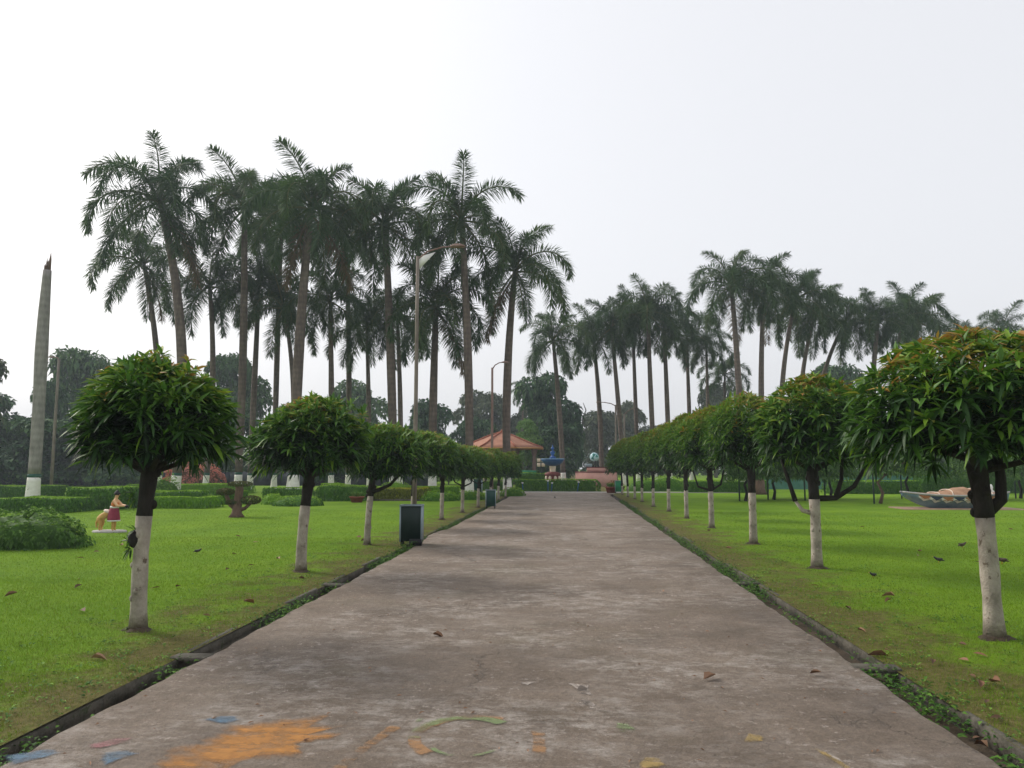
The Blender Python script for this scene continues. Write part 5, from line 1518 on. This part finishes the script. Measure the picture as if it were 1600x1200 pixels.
lamp("farthest street lamp with its arm slanting right", 4.94, 67, 6.0, .075, .9, .45, gusset=False)
lamp("thin pale pole right of the dead palm trunk", -27.6, 39.6, 7.3, .075, .3, .1, s=-1, gusset=False)

# ------------------------------------------------------------------ boat sculpture
t = thing("painted_boat", "painted blue boat sculpture with orange panels and white zigzags", "boat sculpture", (13.6, 28.4, 0.035))
BL, BW, BH = 3.6, 1.15, .42
def hull_sec(u):
    x = (u - .5) * BL
    w = BW / 2 * max(0.015, (math.sin(math.pi * min(1, max(0, u * .96 + .02)))) ** .6)
    sheer = BH + .12 * (2 * abs(u - .5)) ** 2.2
    keel = .42 * max(0, 1 - u / .28) ** 1.6 + .30 * max(0, (u - .8) / .2) ** 2
    return x, w, keel, sheer
def hull_surface(f0, f1, off=0.0, u0=0.0, u1=1.0, nu=24, nf=4):
    """point on the side: f 0 keel .. 1 gunwale"""
    out = []
    for i in range(nu + 1):
        u = u0 + (u1 - u0) * i / nu
        x, w, k, s = hull_sec(u)
        row = []
        for j in range(nf + 1):
            f = f0 + (f1 - f0) * j / nf
            z = k + (s - k) * f; yy = w * math.sin(min(1, .25 + f * .75) * math.pi / 2) ** .8 * (0.42 + .58 * min(1, f * 1.6))
            row.append((x, -(yy + off), z))
        out.append(row)
    return out
def strip(m, rows, mirror=True):
    for sgn in ((1, -1) if mirror else (1,)):
        V = [(x, y * sgn, z) for r_ in rows for x, y, z in r_]; nf = len(rows[0])
        F = []
        for i in range(len(rows) - 1):
            for j in range(nf - 1):
                q = i * nf + j; F += [(q, q + nf, q + nf + 1), (q, q + nf + 1, q + 1)]
        if sgn < 0: F = [(a, c, b) for a, b, c in F]
        m.add(V, F)
m = MB(); strip(m, hull_surface(0, 1, nf=6))
rows = hull_surface(0, 0, nf=1)                                  # bottom
V = []; F = []
for r_ in rows: V += [r_[0], (r_[0][0], -r_[0][1], r_[0][2])]
for i in range(len(rows) - 1): F += [(2 * i, 2 * i + 1, 2 * i + 3), (2 * i, 2 * i + 3, 2 * i + 2)]
m.add(V, F)
hull = m.build("hull", MT['boat_blue'], t, smooth=True)
def side_pt(u, f, off):
    x, w, k, s = hull_sec(u)
    z = k + (s - k) * f; yy = w * math.sin(min(1, .25 + f * .75) * math.pi / 2) ** .8 * (0.42 + .58 * min(1, f * 1.6))
    return (x, -(yy + off), z)
NP_ = 8
for k in range(NP_):
    u0, u1 = .12 + .8 * k / NP_, .12 + .8 * (k + 1) / NP_
    mat = ('boat_orange', 'boat_navy', 'boat_orange', 'boat_navy', 'boat_sand', 'boat_sand', 'boat_orange', 'boat_navy')[k]
    m = MB(); strip(m, hull_surface(.62, .93, .010, u0 + .004, u1 - .004, 3, 2), False); m.build("side_panel", MT[mat], hull)
    m = MB()                                                     # zigzag: a white V under each panel
    n = 8
    V, F = [], []
    for i in range(n + 1):
        q = i / n; u = u0 + (u1 - u0) * q
        fl = .40 + .26 * abs(2 * q - 1)
        V += [side_pt(u, fl, .016), side_pt(u, fl + .19, .016)]
    for i in range(n): F += [(2 * i, 2 * i + 2, 2 * i + 3), (2 * i, 2 * i + 3, 2 * i + 1)]
    m.add(V, F); m.build("zigzag", MT['white'], hull)
for sg in (-1, 1):
    m = MB(); pts = []
    for i in range(25):
        u = i / 24; x, w, k, s = hull_sec(u); pts.append((x, sg * w, s + .015))
    m.tube(pts, [.035] * 25, 7); m.build("gunwale", MT['boat_rail'], t, smooth=True)
m = MB(); V, F = [], []
for i in range(13):
    u = .06 + .90 * i / 12; x, w, k, s = hull_sec(u)
    crest = .04 + .26 * math.exp(-((u - .55) / .17) ** 2)
    for j in range(7):
        q = j / 6 * 2 - 1; V.append((x, q * w * .93, s + .01 + crest * (1 - q * q) ** .7 + .012 * math.sin(i * 3 + j * 2)))
for i in range(12):
    for j in range(6):
        q = i * 7 + j; F += [(q, q + 7, q + 8), (q, q + 8, q + 1)]
m.add(V, F); m.build("deck_cover", MT['boat_sand'], t, smooth=True)
for u in (.3, .42, .66, .8):
    x, w, k, s = hull_sec(u); c = .05 + .26 * math.exp(-((u - .55) / .17) ** 2)
    m = MB(); m.tube([(x + .05 * math.sin(j), w * .95 * (j / 6 * 2 - 1), s + .03 + c * (1 - (j / 6 * 2 - 1) ** 2) ** .7) for j in range(7)], [.018] * 7, 6); m.build("rope", MT['cream'], t, smooth=True)
m = MB(); m.lathe([(.09, 0), (.10, .06), (.05, .12), (.07, .2), (.03, .3)], 12, (BL / 2 - .55, 0, BH + .1)); m.build("stern_figure", MT['white'], t, smooth=True)
m = MB(); m.bbox(-2.0, 2.05, -.75, .75, -.07, -.003, .02); m.build("plinth", rough_mat("plinth_pink", S(136, 112, 94), S(168, 142, 120), 4.0, .85, .3), t)

# ------------------------------------------------------------------ pavilion
t = thing("pavilion", "open park pavilion with orange tiled hipped roof", "pavilion", (-5.6, 65.5, 0))
ns, R = 8, 3.75
prof = [(1.0, 3.02), (.78, 3.28), (.55, 3.62), (.32, 3.98), (.12, 4.22), (0.06, 4.30)]
for k in range(ns):
    a0, a1 = 2 * math.pi * (k + .5) / ns, 2 * math.pi * (k + 1.5) / ns
    fm = MB(); V, F = [], []
    for (q, z) in prof:
        for j in range(13):
            u = j / 12; x = R * q * (math.cos(a0) * (1 - u) + math.cos(a1) * u); y = R * q * (math.sin(a0) * (1 - u) + math.sin(a1) * u)
            V.append((x, y, z + (.02 if j % 2 else 0)))
    n = len(V); V += [(x, y, z - .1) for x, y, z in V]
    for i in range(len(prof) - 1):
        for j in range(12):
            q = i * 13 + j; F += [(q, q + 1, q + 14), (q, q + 14, q + 13)]; q += n; F += [(q, q + 14, q + 1), (q, q + 13, q + 14)]
    for j in range(12): F += [(j, n + j, n + j + 1), (j, n + j + 1, j + 1)]
    fm.add(V, F); fm.build("roof_face", MT['tile'], t)
    m = MB(); m.tube([(R * q * math.cos(a0) * 1.005, R * q * math.sin(a0) * 1.005, z + .05) for q, z in prof], [.075] * len(prof), 7); m.build("roof_ridge", MT['tile_ridge'], t, smooth=True)
    m = MB(); m.tube([(R * 1.0 * math.cos(a0), R * math.sin(a0), 2.96), (R * math.cos(a1), R * math.sin(a1), 2.96)], [.07, .07], 6); m.build("eave_trim", MT['ochre'], t)
    px, py = 3.0 * math.cos(a0), 3.0 * math.sin(a0)
    m = MB(); m.lathe([(.17, 0), (.17, .3), (.12, .34), (.11, 2.3), (.22, 2.75), (.24, 3.12)], 12, (px, py, 0)); m.build("column", MT['rust_brown'], t, smooth=True)  # dark brown stands in for the shade under the roof
    if k not in (5,):
        m = MB(); m.tube([(px, py, .8), (3.0 * math.cos(a1), 3.0 * math.sin(a1), .8)], [.05, .05], 6); m.build("railing", MT['green_paint'], t)
m = MB(); m.lathe([(.16, 4.28), (.2, 4.38), (.08, 4.5), (.02, 4.62)], 12); m.build("finial", MT['tile_ridge'], t, smooth=True)
m = MB(); m.lathe([(3.3, 0), (3.3, .25), (3.2, .28)], 24); m.build("floor_slab", MT['concrete'], t)
t = thing("park_bench", "green painted bench in front of the pavilion", "bench", (-3.6, 60.2, 0))
for z, y, nm in ((.45, 0, "seat"), (.82, .22, "backrest")):
    m = MB()
    if nm == "seat": m.bbox(-1.15, 1.15, -.25, .2, .4, .47, .015)
    else: m.bbox(-1.15, 1.15, .18, .25, .55, 1.15, .015)
    m.build(nm, MT['green_paint'], t)
for sx in (-.9, .9):
    m = MB(); m.box(sx - .06, sx + .06, -.22, .25, 0, .4); m.build("leg", MT['concrete_pale'], t)
t = thing("lamp_board", "post carrying four small pale square lamps behind the fountain", "lamp post", (-2.03, 59.0, 0))
m = MB(); m.tube([(0, 0, 0), (0, 0, 2.1)], [.04, .04], 8); m.build("post", MT['post_dark'], t)
for sx in (-1, 1):
    for sz in (0, 1):
        m = MB(); m.bbox(sx * .17 - .13, sx * .17 + .13, -.06, .0, 1.45 + sz * .34, 1.72 + sz * .34, .02); m.build("lamp_panel", MT['cream'], t)

# ------------------------------------------------------------------ fountain
t = thing("fountain", "blue tiered fountain bowl on a dark red pedestal", "fountain", (-1.02, 53, 0))
m = MB(); m.lathe([(.62, 0), (.62, .12), (.50, .16), (.48, .82), (.56, .90), (.54, 1.0), (.30, 1.1)], 8); ped = m.build("pedestal", MT['maroon'], t)
for k in range(8):
    a = 2 * math.pi * (k + .5) / 8
    m = MB(); m.ell((.47 * math.cos(a), .47 * math.sin(a), .66), (.10, .10, .17), 10, 7, None); m.build("oval_medallion", MT['cream'], ped, smooth=True)
m = MB(); m.lathe([(.22, 1.05), (.19, 1.2), (.21, 1.35), (.25, 1.55)], 16); m.build("column", MT['cream'], t, smooth=True)
m = MB(); m.lathe([(.25, 1.5), (.45, 1.56), (.66, 1.72), (.78, 1.9), (.80, 1.96), (.74, 1.96), (.6, 1.86), (.1, 1.8)], 28); bowl = m.build("bowl", MT['blue'], t, smooth=True)
m = MB(); m.lathe([(.80, 1.955), (.82, 1.99), (.77, 2.0)], 28); m.build("bowl_rim", rough_mat("rim_blue", S(120, 160, 196), S(150, 186, 216), 3.0, .5, .1), bowl, smooth=True)
m = MB(); m.lathe([(.24, 1.8), (.2, 2.05), (.22, 2.1), (.1, 2.16), (.09, 2.25), (.17, 2.42), (.16, 2.48), (.07, 2.5), (.06, 2.58), (.12, 2.7), (.10, 2.76), (.04, 2.8), (.02, 2.95)], 16); m.build("upper_tiers", MT['blue'], t, smooth=True)
for i, (x, z) in enumerate(((-2.6, .5), (-1.15, .62), (-.95, .5), (.55, .55))):
    t = thing("garden_spray", "small blue and white water spray stand before the end hedge, " + ("leftmost of four", "second from left", "third from left", "rightmost of four")[i], "spray stand", (x, 45.15, 0), 0, "small spray stands in front of the end hedge")
    m = MB(); m.tube([(0, 0, 0), (.04 * (i - 1), 0, z)], [.02, .02], 6); m.build("stem", MT['blue'], t)
    m = MB(); m.lathe([(.02, 0), (.06, .03), (.07, .06), (.02, .08)], 10, (.04 * (i - 1), 0, z - .03)); m.build("nozzle", MT['white'], t)

# ------------------------------------------------------------------ globe monument
t = thing("globe_monument", "world globe held above a stepped pink pedestal", "monument", (2.0, 58, 0))
m = MB(); m.box(-1.4, 1.6, -1.0, 1.0, 0, 1.02); m.build("lower_step", MT['pink'], t)
m = MB(); m.box(-1.44, 1.64, -1.04, 1.04, 1.021, 1.08); m.build("step_ledge", MT['maroon'], t)
m = MB(); m.box(-.55, 1.0, -.6, .6, 1.081, 1.36); m.build("upper_step", MT['pink'], t)
m = MB(); m.box(-.58, 1.03, -.63, .63, 1.361, 1.42); m.build("step_ledge", MT['maroon'], t)
m = MB(); m.box(-.68, -.2, -.5, .5, 1.425, 1.66); m.build("name_stone", MT['bin_grey'], t)
for k in range(3):
    a = k * 2.09 + .4
    m = MB(); m.tube([(.1 + .28 * math.cos(a), .28 * math.sin(a), 1.42), (.1 + .1 * math.cos(a), .1 * math.sin(a), 1.62), (.1 + .2 * math.cos(a), .2 * math.sin(a), 1.86)], [.045, .04, .04], 7); m.build("support_arm", MT['black'], t, smooth=True)
m = MB(); m.ell((.0, 0, 2.16), (.34, .34, .34), 24, 16); globe = m.build("globe", MT['globe_sea'], t, smooth=True)
rr = random.Random(4)
for (az, el, sz) in ((-100, 30, .55), (-115, -15, .42), (-60, 10, .4), (-20, 40, .5), (170, 20, .5), (60, 0, .45)):
    m = MB(); V, F = [], []
    for i in range(5):
        for j in range(16):
            an = j / 16 * 6.283; q = i / 4 * sz * (.75 + .25 * math.sin(an * 3 + az) + .12 * math.sin(an * 5 + el))
            la, lo = rad(el) + q * math.sin(an), rad(az) + q * math.cos(an)
            V.append((.347 * math.cos(la) * math.cos(lo), .347 * math.cos(la) * math.sin(lo), 2.16 + .347 * math.sin(la)))
    for i in range(4):
        for j in range(16):
            q = (i * 16 + j, i * 16 + (j + 1) % 16, (i + 1) * 16 + (j + 1) % 16, (i + 1) * 16 + j); F += [(q[0], q[1], q[2]), (q[0], q[2], q[3])]
    m.add(V, F); m.build("continent", MT['globe_land'], globe, smooth=True)

# ------------------------------------------------------------------ birds and fallen leaves
def bird(lab, x, y, rz, mat='bird', s=1.0):
    t = thing("bird", lab, "bird", (x, y, 0), rz, "birds foraging on the grass")
    skin_body("body", [(0, 0, .085), (.05, 0, .10), (.085, 0, .135), (.105, 0, .15), (-.06, 0, .075), (-.13, 0, .06)], [(0, 1), (1, 2), (2, 3), (0, 4), (4, 5)], [(.036, .04), .034, .02, .024, .022, .008], MT[mat], t, 1)
    m = MB(); m.tube([(.12, 0, .15), (.155, 0, .142)], [.009, .002], 6); m.build("beak", MT['beak'], t)
    for sy in (-1, 1):
        m = MB(); m.ell((-.02, sy * .036, .092), (.07, .01, .026), 8, 5, Matrix.Rotation(rad(12), 3, 'Y')); m.build("wing", MT[mat], t, smooth=True)
        m = MB(); m.tube([(0, sy * .015, .06), (.008, sy * .018, .0)], [.005, .004], 5); m.build("leg", MT['beak'], t)
    t.scale = (s * .72, s * .72, s * .72)
bird("dark bird feeding on the right lawn left of the nearest right trunk", 5.74, 12.6, rad(160), s=.9)
bird("bird standing on the right lawn just right of the nearest right trunk", 6.63, 12.5, rad(170), 'bird_brown', 1.1)
bird("brown bird further back on the right lawn", 7.22, 14.9, rad(10), 'bird_brown', 1.0)
bird("small dark bird on the right lawn near the brown verge", 4.1, 10.9, rad(200), s=.7)
bird("dark bird standing on the path in the distance", -.6, 35.9, rad(90), s=1.0)
bird("dark bird on the left lawn beside a fallen leaf", -6.35, 13.0, rad(30), s=.8)

def leaf_mesh(seed):
    rg = np.random.default_rng(seed)
    V, F, K = leaves([(0, 0, .012)], [(1, 0, .12)], np.array([.17]), np.array([.065]), np.array([rg.uniform(-.1, .3)]), np.array([rg.uniform(-.5, .5)]), hi=True, fold=rg.uniform(.2, .7))
    return np_mesh("fallen_leaf", V, F, None, False, np.full(len(V), rg.uniform(0, .15)), [MT['dead_leaf']])
LM = [leaf_mesh(k) for k in range(5)]
spots = [(-5.03, 7.8), (-6.45, 9.9), (-6.0, 9.15), (-6.4, 8.5), (-6.7, 8.7), (-5.0, 9.3), (-5.7, 12.9), (-4.9, 10.9), (-3.55, 7.6), (-3.7, 5.9), (-7.8, 12.1), (-8.1, 13.0), (-3.4, 8.3), (-6.9, 16), (-4.6, 12.2),
         (2.85, 5.9), (3.05, 6.3), (2.75, 5.55), (3.3, 5.75), (2.62, 7.4), (3.2, 6.55), (2.55, 4.9), (2.6, 5.2), (3.4, 5.2), (2.9, 8.5), (3.1, 10.0), (4.6, 9.0), (2.5, 6.4), (2.9, 5.7), (2.3, 4.6), (2.35, 4.75)]
rr = random.Random(3)
for _ in range(26):
    y = rr.uniform(6, 20); spots.append((rr.uniform(-.62 * y, GL - .1) if rr.random() < .6 else rr.uniform(GR + .1, .55 * y), y))
spots += [(1.72, 5.83), (.93, 5.6), (-1.2, 6.9), (1.1, 9.4)]
for i, (x, y) in enumerate(spots):
    o = bpy.data.objects.new("fallen_leaf", LM[i % 5]); COL.objects.link(o)
    on_path = XL < x < XR
    o.location = (x, y, .016 if on_path else (.012 if (x < GL or x > GR) else -.05)); o.rotation_euler = (rr.uniform(-.2, .2), rr.uniform(-.2, .2), rr.uniform(0, 6.28)); s = rr.uniform(.45, .95); o.scale = (s, s, s)
    tag(o, "dry brown fallen leaf lying on the path" if on_path else "dry brown fallen leaf lying in the lawn grass", "leaf", "dry leaves fallen on the path" if on_path else "dry leaves fallen on the grass")

# ------------------------------------------------------------------ haze
HZ = True
if HZ:
    mb = MB(); mb.box(-224, 224, -24, 334, -1.0, 24.0)
    m = bpy.data.materials.new("haze_air"); m.use_nodes = True
    nt = m.node_tree; nt.nodes.clear()
    out = nt.nodes.new("ShaderNodeOutputMaterial"); pv = nt.nodes.new("ShaderNodeVolumePrincipled")
    pv.inputs["Color"].default_value = (0.80, 0.90, 1.0, 1)
    pv.inputs["Density"].default_value = 0.00095
    pv.inputs["Anisotropy"].default_value = 0.2
    nt.links.new(pv.outputs[0], out.inputs["Volume"])
    tag(mb.build("haze", m), "thin pale haze in the air over the park", kind="stuff")
